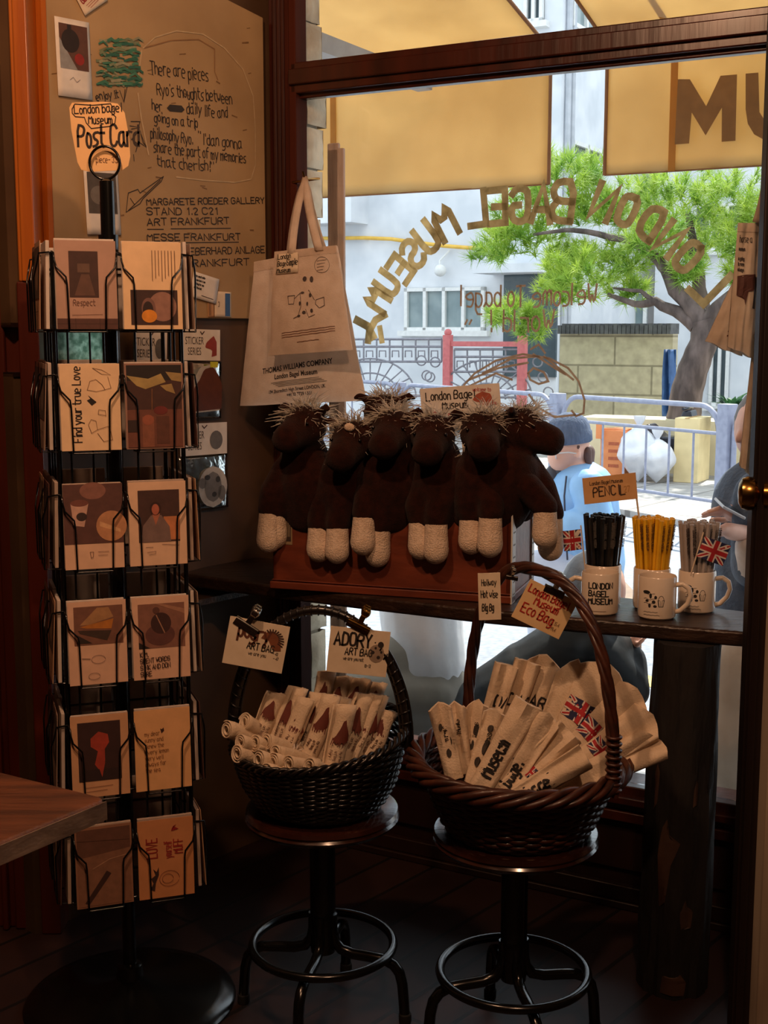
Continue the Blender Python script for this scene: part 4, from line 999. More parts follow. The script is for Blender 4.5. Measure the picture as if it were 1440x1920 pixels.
# ------------------------------------------------------------------ price cards and their clips
def clip(label, pos, ang, m, s=1.0, face=0, cat='clip'):
    M = T(pos) @ RZ(face) @ RY(-ang); t = thing('bulldog_clip', label, cat, M=M)
    f = MB(); f.tube([(-.026 * s, 0, 0), (.026 * s, 0, 0)], .0062 * s, 12); f.span((-.026 * s, -.005, -.012 * s), (.026 * s, -.0035, .001)); f.span((-.026 * s, .0035, -.012 * s), (.026 * s, .005, .001)); f.build('jaw', m, t, rel=True)
    for sg in (-1, 1):
        f = MB(); f.hexa([(-.006 * s, sg * .004, .003), (.006 * s, sg * .004, .003), (.006 * s, sg * .002, .003), (-.006 * s, sg * .002, .003)], [(-.0045 * s, sg * .013, .026 * s), (.0045 * s, sg * .013, .026 * s), (.0045 * s, sg * .011, .027 * s), (-.0045 * s, sg * .011, .027 * s)])
        f.tube([(-.006 * s, sg * .0125, .034 * s), (.006 * s, sg * .0125, .034 * s)], .0115 * s, 16); f.ball((0, sg * .0125, .034 * s), (.0105 * s, .0118 * s, .0118 * s), 14); f.build('grip', m, t, rel=True)
Yc = BLc.y - .028
t, w, h = sign_card('price_card', 'cream card with a brown horse head, clipped to the left of the hoop handle', 'sign', (438, 1156), (546, 1176), (530, 1264), (414, 1242), Yc, c=M_card)
f = MB(); f.use(ink((96, 50, 34))); write(f, 'pogry', .18 * w, .62 * h, .028, .0046, z=.0008, jit=.35, squash=.92); f.use(ink(INK)); write(f, 'ART BAG', .36 * w, .40 * h, .014, .0022, z=.0008)
write(f, 'we are you', .40 * w, .28 * h, .007, .0009, z=.0008); write(f, '- 42', .80 * w, .36 * h, .006, .0009, z=.0008); write(f, '- 47', .82 * w, .26 * h, .006, .0009, z=.0008)
f.use(ink((126, 72, 44))); f.rows([(w * x, h * y) for x, y in ((.56, .66), (.60, .76), (.68, .84), (.76, .84), (.84, .76), (.90, .60), (.92, .46), (.80, .44), (.74, .54), (.68, .66), (.60, .64))], lambda x, y: Vector((x, y, .0007)), 18, 6)
f.use(ink((62, 34, 26)))
for i in range(11): a = R(120 - i * 14); f.stroke([(w * (.74 + .12 * math.cos(a)), h * (.66 + .16 * math.sin(a))), (w * (.74 + .20 * math.cos(a)), h * (.64 + .24 * math.sin(a)))], .0028, z=.0009)
f.build('lettering', None, t, rel=True, smooth=0)
clip('dull steel clip gripping the card with the horse head', atY(463, 1171, Yc + .003), -34, M_chrome, 1.0)
t, w, h = sign_card('price_card', 'cream card with bold black capitals, clipped to the right of the hoop handle', 'sign', (615, 1174), (730, 1184), (722, 1271), (613, 1258), Yc, c=M_card)
f = MB(); f.use(ink(INK)); write(f, 'ADORY', .09 * w, .62 * h, .026, .0044, z=.0008, jit=.25, squash=.95); write(f, 'ART BAG', .28 * w, .42 * h, .014, .0022, z=.0008); write(f, 'we are you not', .26 * w, .30 * h, .007, .0009, z=.0008, squash=.85); write(f, '10-12', .62 * w, .18 * h, .006, .0009, z=.0008)
f.use(ink((150, 130, 112))); f.rows([(w * x, h * y) for x, y in ell(.80, .50, .13, .20, 20)], lambda x, y: Vector((x, y, .0007)), 14, 6)
f.use(ink((44, 36, 34)))
for e in ((.86, .70, .05, .07), (.74, .52, .03, .04), (.84, .42, .03, .04), (.78, .62, .02, .03), (.88, .54, .02, .03)): f.rows([(w * x, h * y) for x, y in ell(*e, 14)], lambda x, y: Vector((x, y, .001)), 8, 4)
f.build('lettering', None, t, rel=True, smooth=0)
clip('brass clip gripping the card with bold black capitals', atY(673, 1172, Yc + .003), -27, M_brass, .95)
Ye = BRc.y + .0
t, w, h = sign_card('price_card', 'tilted cream card with red lettering clipped on the brown twisted handle', 'sign', (1003, 1091), (1095, 1134), (1046, 1199), (960, 1156), Ye, c=mat('warm_card', (228, 196, 148), (218, 184, 134), 20))
f = MB(); f.use(ink(RED)); write(f, 'London Bagel', .06 * w, .72 * h, .0155, .0024, z=.0008, squash=.92); write(f, 'Museum', .26 * w, .50 * h, .0155, .0024, z=.0008); write(f, 'Eco Bag', .10 * w, .22 * h, .019, .0027, z=.0008)
f.use(ink((120, 90, 60))); write(f, 'S: 15.4', .70 * w, .26 * h, .007, .0009, z=.0008); write(f, 'L: 19.4', .68 * w, .12 * h, .007, .0009, z=.0008); f.build('lettering', None, t, rel=True, smooth=0)
clip('dark steel clip holding the card with red lettering', atY(1040, 1106, Ye + .003), -24, M_chrome, .8)
t, w, h = sign_card('price_card', 'narrow curled card with black handwriting at the left of the twisted handle', 'sign', (929, 1081), (969, 1077), (941, 1163), (897, 1162), Ye + .03, c=M_card)
f = MB(); f.use(ink(INK)); write(f, 'Holiway', .16 * w, .74 * h, .012, .0014, z=.0008, squash=.7); write(f, 'Hot wise', .12 * w, .48 * h, .014, .0016, z=.0008, squash=.62); write(f, 'Big Bg', .16 * w, .20 * h, .014, .0018, z=.0008, squash=.6); f.build('lettering', None, t, rel=True, smooth=0)
clip('small dark clip at the top of the narrow curled card', atY(960, 1082, Ye + .033), -10, M_chrome, .45)

# ------------------------------------------------------------------ tote bags
def tote(label, tl, tr, br, bl, plane, bulge, hook, straps, m, seed=1, nm='tote_bag', parts=None):
    P = [plane(*q) for q in (bl, br, tl, tr)]; t = thing(nm, label, 'bag', (P[0] + P[1]) / 2)
    nrm = (P[1] - P[0]).cross(P[2] - P[0]).normalized()
    def srf(u, v, side):
        p = P[0].lerp(P[1], u).lerp(P[2].lerp(P[3], u), v); e = (math.sin(math.pi * min(max(u, .0), 1)) ** .5) * (1 - v) ** .6 * math.sin(math.pi * min(v * 1.0 + .12, 1)) ** .5
        wr = .006 * noise.noise((u * 4, v * 2.2, seed)) * (1 - .4 * v) + .003 * noise.noise((u * 9, v * 5, seed + 4))
        return p + nrm * (bulge * e * side + wr) + UP * .004 * noise.noise((u * 3, seed, 1)) * (1 - v)
    f = MB(); n1, n2 = 24, 24; f.grid(lambda u, v: srf(u, v, 1), n1, n2); f.grid(lambda u, v: srf(u, v, -1) - nrm * .002, n1, n2); f.build('cloth', m, t, smooth=80)
    f = MB(); f.grid(lambda u, v: srf(u, .93 + .07 * v, 1) + nrm * .0012, n1, 3); f.build('hem', m, t, smooth=80)
    for a, h_, b in straps:
        A, B_, H_ = plane(*a), plane(*b), hook + nrm * .004
        f = MB()
        for X in (A, B_):
            f.grid(lambda u, v: X.lerp(H_, v) + (P[1] - P[0]).normalized() * (u - .5) * (.024 if v < .9 else .016) + nrm * (.010 * math.sin(v * math.pi) + .003 + .004 * math.sin(u * 3)), 3, 10)
        f.build('strap', m, t, smooth=80, thick=.002)
    return t, lambda u, v, lift=.0016: srf(u, v, 1) + nrm * lift
M_tote = mat('cream_tote_canvas', (236, 220, 204), (224, 206, 188), 30, rough=.9, bump=.2, bscale=300, trans=.42)
pl1 = lambda x, y: wv(x, y, .19); pl2 = lambda x, y: wv(x, y, .262)
hk = wv(575, 332, .16)
f = MB(); f.tube([UV(-1.914, .0 + .05, hk.z + .004), UV(hk.dot(W), .10, hk.z + .002), UV(hk.dot(W), .17, hk.z - .004), UV(hk.dot(W), .178, hk.z + .012)], .003, 8); f.build('bag_hook', M_brass, win)
t, s = tote('large cream tote bag with black lettering hanging behind the smaller tote on the window casing', (477, 491), (632, 461), (686, 750), (450, 761), pl1, .035, hk, [((545, 480), 0, (606, 466))], M_tote, 1)
f = MB(); f.use(ink((46, 38, 36)))
def line(f, s, txt, u, v, size, sq, du=.18, rise=.02, off=.002):
    M0 = Matrix.Identity(4); g = MB(); fontmesh(g, txt, size, None, sq, off); W_ = (s(1, v) - s(0, v)).length; H_ = (s(.5, 1) - s(.5, 0)).length
    f.add([s(u + p.x / W_, v + p.y / H_ + rise * (p.x / W_)) for p in g.v], g.f)
line(f, s, 'THOMAS WILLIAMS COMPANY', .52, .235, .0195, .80, rise=.06, off=.0005); line(f, s, 'London Bagel Museum', .51, .182, .018, .8, rise=.05, off=.0005)
line(f, s, '194 Shoreditch High Street LONDON, UK', .51, .088, .0125, .80, rise=.05, off=.0002); line(f, s, '+44 20 7729 6501', .53, .052, .0125, .85, rise=.03, off=.0002)
for k in range(4): f.stroke([(.30 + .02 * k + i / 20, .148 - .009 * k + i * .0026) for i in range(9)], .0028, fn=lambda a, b: s(a, b))
f.build('print', None, t, smooth=0)
t, s = tote('smaller cream tote bag hanging in front, with a paper tag and sketchy spots', (515, 472), (631, 460), (661, 656), (504, 667), pl2, .022, hk, [((548, 476), 0, (600, 470))], M_tote, 2)
f = MB(); f.use(ink((70, 60, 58)))
for cx, cy, a, b in ((.50, .71, .05, .025), (.60, .70, .04, .03), (.47, .58, .04, .012), (.58, .55, .03, .02), (.44, .48, .025, .02), (.54, .47, .022, .02), (.50, .39, .04, .016), (.60, .40, .03, .02), (.43, .36, .04, .012)): f.rows([(cx + x, cy + y) for x, y in ell(0, 0, a * .6, b, 14)], lambda x, y: s(x, y), 8, 4)
for pts in ([(.26, .56), (.36, .56), (.35, .48), (.28, .48), (.26, .56)], [(.66, .50), (.76, .52), (.76, .44), (.70, .42), (.65, .46), (.66, .50)], [(.36, .53), (.44, .58), (.46, .46), (.42, .36), (.36, .34)], [(.56, .60), (.64, .50)], [(.52, .42), (.56, .34), (.64, .36)]): f.stroke(pts, .006, fn=lambda x, y: s(x, y))
f.stroke(ell(.75, .83, .11, .075, 24), .004, fn=lambda x, y: s(x, y), closed=True)
for i in range(4): f.stroke([(.68, .87 - .03 * i), (.82 - .02 * i, .875 - .03 * i)], .004, fn=lambda x, y: s(x, y))
f.use(ink((120, 80, 64)))
for k in range(3): write_ = [f.stroke([(.20 + .66 * i / 12, .205 - .022 * k + .03 * i / 12 + .004 * (i % 2)) for i in range(13)], .006, fn=lambda x, y: s(x, y))]
f.stroke([(.40 + .26 * i / 8, .11 + .01 * i / 8 + .004 * (i % 2)) for i in range(9)], .006, fn=lambda x, y: s(x, y))
f.build('print', None, t, smooth=0)
f = MB(); f.grid(lambda u, v: s(.06 + .34 * u, .78 + .19 * v, .004), 6, 4); tgm = f.build('paper_tag', M_card, t, thick=.0006)
f = MB(); f.use(ink(INK)); tf = lambda x, y: s(.08 + x / .16, .78 + y / .24, .0052)
write(f, 'London', .0, .034, .011, .0016, fn=tf); write(f, 'Bagel', .0, .018, .011, .0016, fn=tf, squash=.85); write(f, 'Museum', .0, .003, .010, .0016, fn=tf); write(f, 'Simple', .023, .018, .014, .0018, fn=tf, squash=.7); f.build('lettering', None, tgm, smooth=0)
# bag hung at the right beside the door edge
pl3 = lambda x, y: atY(x, y, 2.62)
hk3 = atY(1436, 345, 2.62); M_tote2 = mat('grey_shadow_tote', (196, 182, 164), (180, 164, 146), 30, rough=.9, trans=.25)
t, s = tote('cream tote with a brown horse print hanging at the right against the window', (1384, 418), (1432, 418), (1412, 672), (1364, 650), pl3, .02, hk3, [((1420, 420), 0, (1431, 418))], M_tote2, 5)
f = MB(); f.use(ink((70, 34, 26))); f.rows([(.12, .42), (.1, .58), (.8, .62), (.82, .5), (.55, .47), (.45, .36), (.35, .47)], lambda x, y: s(x, y), 12, 6)
f.use(ink((50, 44, 44))); f.rows([(.74, .36), (.80, .60), (.9, .60), (.84, .36)], lambda x, y: s(x, y), 8, 3); f.use(ink(INK)); tf = lambda x, y: s(.1 + x / .07, .5 + y / .3)
for sx, yy, hh in (('horse a', .105, .016), ('museum', .085, .008), ('a going', .062, .008), ('is rare', .049, .008), ('always', .036, .008)): write(f, sx, 0, yy, hh, .0016, fn=tf, squash=.62)
f.build('print', None, t, smooth=0)
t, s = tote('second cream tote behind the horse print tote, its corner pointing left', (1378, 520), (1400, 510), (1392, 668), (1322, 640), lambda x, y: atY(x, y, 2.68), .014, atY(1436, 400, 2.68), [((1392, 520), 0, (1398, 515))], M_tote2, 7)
f = MB(); f.use(ink((84, 40, 30))); f.rows([(.35, .5), (.2, .95), (.6, .95), (.62, .6)], lambda x, y: s(x, y), 8, 4)
for i in range(4): f.stroke([(.46, .36 - .06 * i), (.66, .40 - .06 * i)], .02, fn=lambda x, y: s(x, y))
f.build('print', None, t, smooth=0)
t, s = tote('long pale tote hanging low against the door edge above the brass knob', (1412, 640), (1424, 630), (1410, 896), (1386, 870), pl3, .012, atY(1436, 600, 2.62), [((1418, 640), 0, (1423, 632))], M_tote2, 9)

# ------------------------------------------------------------------ table corner at the lower left
TZ = .75; th = .034
c0 = onz(203, 1496, TZ); e1 = (onz(0, 1446, TZ) - c0).normalized(); e2 = (onz(0, 1580, TZ) - c0).normalized()
q = [c0 + e2 * .012, c0 + e1 * .012, c0 + e1 * .75, c0 + e1 * .75 + e2 * .62, c0 + e2 * .62]
t = thing('table', 'rough wooden table corner in front of the postcard rack', 'table', ((c0 + e1 * .37 + e2 * .31).x, (c0 + e1 * .37 + e2 * .31).y, 0))
M_tab = mat('scuffed_table_wood', (112, 66, 40), (74, 44, 28), 7, (.8, 6, 6), .5, .3, 30)
f = MB(); f.prism([(p.x, p.y) for p in q][::-1] if False else [(p.x, p.y) for p in q], th, z0=TZ - th); f.build('table_top', M_tab, t, bevel=.006, seg=3)
M_edge = mat('scuffed_grey_edge', (128, 108, 92), (92, 74, 62), 12, (1, 1, 2), .6, .3)
a_, b_ = onz(0, 1580, TZ), onz(203, 1496, TZ); d = (b_ - a_).normalized(); nn = Vector((d.y, -d.x, 0)); a0 = b_ + e2 * .615
f = MB(); f.hexa([a0 + UP * -th * .92 + nn * .0005, b_ - d * .006 + UP * -th * .92 + nn * .0005, b_ - d * .006 + UP * -th * .92 + nn * .003, a0 + UP * -th * .92 + nn * .003], [a0 + UP * -.003 + nn * .0005, b_ - d * .006 + UP * -.003 + nn * .0005, b_ - d * .006 + UP * -.003 + nn * .003, a0 + UP * -.003 + nn * .003]); f.build('worn_edge', M_edge, t)
for x, y in [((c0 + e1 * a + e2 * b).x, (c0 + e1 * a + e2 * b).y) for a, b in ((.66, .10), (.66, .52), (.52, .10), (.40, .52))]:
    f = MB(); f.span((x - .025, y - .025, 0), (x + .025, y + .025, TZ - th)); f.build('leg', M_tab, t, bevel=.003)

# ------------------------------------------------------------------ postcard rack
RC = Vector((-.553, 2.62, 0)); YAW = 19
rack = thing('postcard_rack', 'tall black wire spinner rack full of postcards at the left', 'rack', RC, YAW)
f = MB(); f.lathe([(.012, .0), (.225, .0), (.228, .006), (.222, .012), (.19, .020), (.12, .034), (.06, .048), (.030, .058), (.026, .085), (.016, .09), (.002, .09)], 64); f.build('base_disc', M_black, rack, rel=True, smooth=50)
f = MB(); f.lathe([(.0145, .085), (.0145, 1.745), (.006, 1.75)], 24); f.lathe([(.02, 1.60), (.02, 1.64)], 20); f.build('pole', M_black, rack, rel=True)
f = MB(); Rr = RZ(-YAW); f.tube([Rr @ Vector((-.003 + .030 * math.cos(a), 0, 1.781 + .032 * math.sin(a))) for a in [2 * math.pi * k / 36 for k in range(36)]], .0028, 8, closed=True); f.build('top_ring', M_black, rack, rel=True, smooth=80)
RW = .150; ROWZ = [1.452 - .2315 * k for k in range(6)]; PCH = .166; PCW = .113; FACES = (0, -90, 90, 180)
f = MB()
for a in FACES:
    Mf = RZ(a)
    for x in (-.122, -.098, -.03, .03, .098, .122): f.tube([(x, -RW + .028, .30), (x, -RW + .028, 1.60)], .0024, 6, M=Mf)
for z in ROWZ:
    for dz in (.0, .115):
        r = RW - .028; f.tube([(-r, -r, z + dz), (r, -r, z + dz), (r, r, z + dz), (-r, r, z + dz)], .0024, 6, closed=True)
for z in (ROWZ[0] + .15, ROWZ[2] + .02, ROWZ[5] + .01):
    for a in FACES: f.tube([(0, -.012, z), (0, -RW + .028, z)], .0028, 6, M=RZ(a))
f.build('wire_frame', M_black, rack, rel=True, smooth=80)
def pocket(Mp):
    f = MB(); d = -.032
    for s in (-1, 1):
        f.tube([(s * .040, 0, -.004), (s * .034, d, -.004), (s * .036, d - .001, .085), (s * .0375, d - .001, .098), (s * .054, d + .003, .116), (s * .0575, d + .006, .130), (s * .0585, d + .008, .143), (s * .0595, 0, .146)], .0019, 6, M=Mp)
    f.tube([(-.034, d, -.004), (.034, d, -.004)], .0019, 6, M=Mp); f.build('pocket', M_black, rack, rel=True, smooth=80)
SK = (198, 150, 116)
DES = {  # (column, row): (label, card colour, ops)
 (0, 0): ('postcard with a dark framed picture above grey script, top row', (176, 140, 122), [('r', .22, .36, .70, .88, (66, 40, 34)), ('p', [(.3, .38), (.42, .62), (.55, .62), (.64, .38)], (96, 66, 54)), ('r', .36, .64, .56, .74, (100, 74, 60)), ('t', 'Respect', .27, .27, .065, .0012, 0, (120, 84, 70)), ('l', [(.25, .16), (.75, .17)], .0008, (140, 104, 90)), ('r', 0, 0, 1, .12, (84, 50, 42)), ('l', [(0, .06), (1, .06)], .001, (60, 34, 28)), ('l', [(.3, 0), (.3, .12)], .001, (60, 34, 28)), ('l', [(.7, 0), (.7, .12)], .001, (60, 34, 28))]),
 (1, 0): ('postcard with rows of sideways text over an orange fruit picture, top row', (232, 196, 152), [('r', .12, .05, .92, .45, (62, 38, 34)), ('e', .66, .26, .24, .17, (150, 110, 96)), ('e', .42, .24, .12, .12, (120, 84, 76)), ('e', .41, .22, .09, .10, (44, 26, 24)), ('e', .43, .15, .13, .075, (222, 140, 40))] + [('l', [(.50 + .055 * i, .90), (.50 + .055 * i, .56 + .03 * (i % 3))], .0012, (120, 90, 70)) for i in range(8)]),
 (0, 1): ('cream postcard with sideways printed words and a small black heart, second row', (236, 202, 160), [('t', 'Find your true Love', .34, .10, .095, .0021, 90, (40, 30, 28), .98), ('p', [(.52, .52), (.44, .58), (.50, .60), (.46, .64), (.60, .56)], (30, 24, 24))] + [('l', [(a, b) for a, b in pts], .0008, (120, 84, 60)) for pts in ([(.55, .95), (.7, .93), (.85, .87), (.7, .88), (.55, .95)], [(.45, .7), (.5, .8), (.6, .82), (.7, .76), (.75, .7), (.6, .68), (.45, .7)], [(.75, .7), (.85, .72), (.8, .85)], [(.45, .3), (.5, .36), (.58, .34), (.6, .24), (.5, .2), (.45, .3)], [(.6, .24), (.8, .28), (.85, .12), (.7, .1), (.6, .2)], [(.62, .42), (.75, .4), (.74, .46), (.63, .47), (.62, .42)])]),
 (1, 1): ('postcard of a busy dark shop table under yellow paper, second row', (150, 112, 96), [('r', .03, .02, .97, .98, (70, 42, 36)), ('r', .03, .80, .97, .98, (36, 26, 24)), ('p', [(.03, .86), (.4, .82), (.62, .88), (.7, .78), (.35, .70), (.2, .74)], (170, 146, 90)), ('p', [(.7, .9), (.97, .88), (.97, .78), (.8, .8)], (160, 134, 84)), ('p', [(.6, .74), (.8, .76), (.86, .64), (.7, .68)], (160, 134, 84)), ('r', .03, .02, .97, .46, (112, 66, 52)), ('r', .28, .02, .48, .38, (134, 82, 62)), ('e', .38, .34, .10, .06, (150, 84, 62)), ('e', .60, .45, .12, .05, (110, 40, 36)), ('r', .52, .06, .74, .38, (92, 54, 42)), ('r', .03, .2, .2, .34, (50, 32, 28)), ('l', [(.45, .46), (.46, .7)], .001, (150, 100, 60))]),
 (0, 2): ('postcard of a paper cup beside a plate of pastry, third row', (226, 186, 156), [('r', .0, .30, 1, 1, (96, 62, 56)), ('e', .5, .92, .22, .10, (142, 96, 84)), ('p', [(.12, .78), (.16, .52), (.34, .50), (.42, .77)], (206, 164, 146)), ('e', .27, .78, .15, .04, (120, 72, 62)), ('e', .30, .62, .09, .05, (60, 44, 40)), ('e', .80, .50, .26, .18, (196, 140, 100)), ('p', [(.6, .56), (.95, .46), (.95, .42), (.6, .50)], (222, 172, 126)), ('l', [(.42, .2), (.48, .2), (.47, .14), (.44, .13), (.42, .2)], .0009, (120, 90, 80)), ('l', [(.56, .2), (.74, .2)], .0008, (140, 110, 100)), ('l', [(.56, .16), (.72, .16)], .0008, (140, 110, 100))]),
 (1, 2): ('white-bordered postcard of a person in a knitted top, third row', (230, 192, 160), [('r', .16, .28, .88, .90, (74, 48, 44)), ('r', .6, .3, .88, .58, (206, 130, 84)), ('p', [(.2, .28), (.24, .48), (.38, .60), (.56, .60), (.70, .46), (.72, .28)], (128, 104, 98)), ('p', [(.40, .62), (.46, .48), (.54, .62)], (176, 108, 84)), ('e', .46, .68, .10, .08, (60, 34, 30)), ('e', .46, .67, .065, .065, (186, 106, 84)), ('l', [(.28, .22), (.4, .22)], .0008, (120, 96, 90)), ('l', [(.56, .25), (.86, .23)], .0008, (120, 96, 90)), ('l', [(.3, .16), (.45, .17), (.44, .14), (.33, .13)], .0008, (150, 120, 110))]),
 (0, 3): ('white-bordered postcard of fanned yellow paper sheets, fourth row', (226, 184, 156), [('r', .1, .48, .94, .94, (128, 86, 70)), ('p', [(.2, .72), (.5, .92), (.7, .92), (.78, .80), (.36, .72)], (176, 132, 90)), ('p', [(.2, .7), (.78, .78), (.74, .66), (.3, .68)], (190, 120, 50)), ('p', [(.16, .66), (.74, .64), (.66, .52), (.2, .62)], (70, 52, 44)), ('p', [(.12, .62), (.4, .50), (.2, .50)], (52, 38, 34)), ('l', ell(.5, .30, .12, .05, 16), .0008, (150, 120, 110)), ('l', [(.22, .32), (.36, .31)], .0012, (90, 66, 60)), ('l', ell(.42, .10, .10, .04, 16), .0008, (150, 120, 110))]),
 (1, 3): ('white-bordered postcard of a dark cup on a saucer with handwriting, fourth row', (226, 184, 156), [('r', .1, .38, .92, .92, (140, 96, 80)), ('p', [(.1, .38), (.1, .46), (.3, .38)], (40, 28, 26)), ('p', [(.4, .92), (.92, .78), (.92, .84), (.5, .92)], (170, 124, 100)), ('e', .48, .54, .26, .13, (104, 64, 58)), ('e', .50, .68, .18, .13, (66, 38, 36)), ('l', [(.42, .78), (.56, .56)], .002, (176, 130, 104)), ('e', .42, .84, .06, .04, (96, 60, 52))] + [('t', s, .12, .28 - .08 * i, .055, .0014, 3, (60, 40, 36)) for i, s in enumerate(('KIM,', 'SPENT WORDS', 'SINK AND DON', 'SURE'))]),
 (0, 4): ('white-bordered postcard of a red plume on a dark ground, fifth row', (214, 164, 124), [('r', .12, .20, .86, .92, (60, 36, 34)), ('p', [(.4, .40), (.46, .56), (.34, .62), (.34, .72), (.48, .80), (.64, .76), (.66, .66), (.58, .58), (.58, .44), (.52, .28)], (176, 66, 48)), ('r', .12, .20, .86, .34, (50, 32, 32)), ('p', [(.44, .42), (.52, .24), (.58, .42)], (176, 66, 48)), ('l', [(.2, .12), (.7, .13)], .0009, (150, 100, 74)), ('l', [(.24, .07), (.6, .08)], .0009, (150, 100, 74))]),
 (1, 4): ('cream postcard covered with lines of brown handwriting under a tiny heart, fifth row', (232, 178, 124), [('p', [(.48, .70), (.46, .76), (.49, .75), (.52, .77), (.53, .73)], (60, 30, 28))] + [('t', s, .18, .68 - .075 * i, .05, .0009, 2, (140, 96, 60)) for i, s in enumerate(('my dear', 'sunny and', 'i knew the', 'every lemon', 'very well', 'always for', 'the sea'))]),
 (0, 5): ('plain tan postcard of a wooden board and knife, bottom row', (150, 106, 82), [('r', .03, .02, .97, .97, (138, 96, 74)), ('p', [(.03, .62), (.97, .70), (.97, .97), (.03, .97)], (104, 68, 54)), ('p', [(.14, .06), (.22, .04), (.62, .40), (.54, .44)], (62, 36, 30)), ('l', [(.3, .48), (.6, .58), (.95, .62)], .002, (176, 132, 104)), ('l', [(.03, .84), (.95, .80)], .001, (80, 50, 42))]),
 (1, 5): ('tan postcard with red sideways lettering and a small spiky sketch, bottom row', (206, 140, 92), [('t', 'LOVE', .34, .52, .13, .0026, 90, (150, 40, 36), .8), ('t', 'yourself', .60, .50, .09, .0018, 90, (170, 60, 50), .6), ('t', 'MUFF', .80, .55, .11, .0022, 90, (160, 46, 40), .7), ('p', [(.62, .88), (.60, .84), (.74, .86), (.64, .90), (.7, .92)], (150, 30, 34)), ('p', [(.2, .12), (.26, .2), (.22, .26), (.3, .3), (.26, .38), (.32, .34), (.36, .4), (.36, .3), (.3, .2), (.28, .1)], (60, 38, 34)), ('l', ell(.55, .24, .18, .10, 18), .0009, (130, 74, 56)), ('l', ell(.52, .24, .10, .06, 18), .0009, (130, 74, 56))]),
}
ROWN = ['top', 'second', 'third', 'fourth', 'fifth', 'bottom']
rp = random.Random(5)
Mrack = T(RC) @ RZ(YAW)
sidecols = [(150, 108, 84), (206, 160, 124), (120, 74, 58), (178, 150, 130), (214, 172, 130), (96, 60, 50)]
def postcard(label, M, c, ops, grp=None, th=.0012, back=False):
    t = thing('postcard', label, 'postcard', M=M, group=grp); f = MB(); f.span((0, 0, -th), (PCW, PCH, 0)); f.build('card', mat('cardstock_%02x%02x%02x' % tuple(c), c, tuple(int(v * .95) for v in c), 30, rough=.6), t, rel=True)
    if ops: f = MB(); art(f, ops, PCW, PCH, T(0, 0, 0)); f.build('printed_picture', None, t, rel=True, smooth=0)
    return t
FN = {0: 'front of the rack', -90: 'rack side by the amber post', 90: 'rack side by the baskets', 180: 'far side of the rack'}
for a in FACES:
    for col in range(2):
        for row in range(6):
            x = -.0625 + .125 * col; z = ROWZ[row]; Mp = RZ(a) @ T(x, -RW + .028, z)
            pocket(Mp)
            tl = 2.5 + rp.uniform(-.8, .8); lean = T(0, -.027, .001) @ RX(90 - tl) @ RY(rp.uniform(-1, 1)) @ T(-PCW / 2 + rp.uniform(-.0015, .0015), 0, 0)
            c = DES.get((col, row)) if a == 0 else None
            cn = ('left', 'right')[col]
            if c: postcard(c[0], Mrack @ Mp @ lean, c[1], c[2])
            elif a != 180:
                cc = sidecols[(row * 2 + col + (a > 0) * 3) % 6]; ops = [('r', .08, .35, .92, .94, tuple(int(v * .5) for v in cc)), ('e', .5, .62, .25, .18, tuple(int(v * .75) for v in cc)), ('l', [(.2, .2), (.8, .2)], .001, (90, 60, 50))]
                postcard('postcard in the %s row, %s column, %s' % (ROWN[row], 'nearer' if (col == 1) == (a == -90) else 'farther', FN[a]), Mrack @ Mp @ lean, cc, ops)
            if a == 180 or True:
                Mb = Mrack @ Mp @ T(0, -.0115 - .006 * rp.random(), .001) @ RX(90 - rp.uniform(.5, 1.5)) @ T(-PCW / 2, 0, 0)
                t = thing('card_packet', ('pale packet behind a card, %s row, %s column, %s' % (ROWN[row], 'left' if col == 0 else 'right', FN[a])), 'packet of cards', M=Mb, group='packets of cards in the rack pockets')
                f = MB(); f.span((0, 0, -.007), (PCW - .001, PCH + .004 * rp.random(), 0)); f.build('cards', mat('packet_pale_%d' % (row % 3), [(214, 200, 188), (200, 184, 172), (186, 164, 148)][row % 3], None, 30, rough=.5), t, rel=True, bevel=.001)
# sign behind the ring
t, w, h = sign_card('rack_sign', 'rounded cream hand-lettered sign behind the ring on top of the rack', 'sign', (122, 192), (232, 190), (246, 322), (134, 322), RC.y + .012, c=mat('sign_cream', (234, 190, 134), (226, 178, 120), 10))
bpy.data.objects.remove(t.children[0])
f = MB(); f.prism([(w * x, h * y) for x, y in ((.0, .92), (.05, .99), (.6, 1.0), (.82, .97), (.93, .84), (.99, .5), (1.0, .22), (.96, .08), (.86, .02), (.3, .0), (.16, .03), (.10, .14), (.02, .6))], .0015, z0=-.0015); f.build('card', MATS['sign_cream'], t, rel=True, bevel=.0004)
f = MB(); f.use(ink((40, 28, 24))); write(f, 'London bagel', .09 * w, .83 * h, .016, .0022, z=.0008, squash=1.0, ang=2); write(f, 'Museum', .32 * w, .69 * h, .015, .0022, z=.0008, squash=.95)
f.stroke([(w * x, h * y) for x, y in ((.05, .90), (.10, .97), (.4, .95), (.70, .97), (.74, .90), (.70, .85), (.78, .78), (.76, .69), (.68, .65), (.36, .62), (.28, .70), (.25, .78), (.10, .79), (.05, .84), (.05, .90))], .0018, z=.0008)
write(f, 'Post Card', .13 * w, .36 * h, .040, .0048, z=.0008, jit=.3, squash=.66); f.use(ink((120, 84, 60))); write(f, 'piece- 3.5', .42 * w, .13 * h, .012, .0012, z=.0008, squash=.8); f.build('lettering', None, t, rel=True, smooth=0)

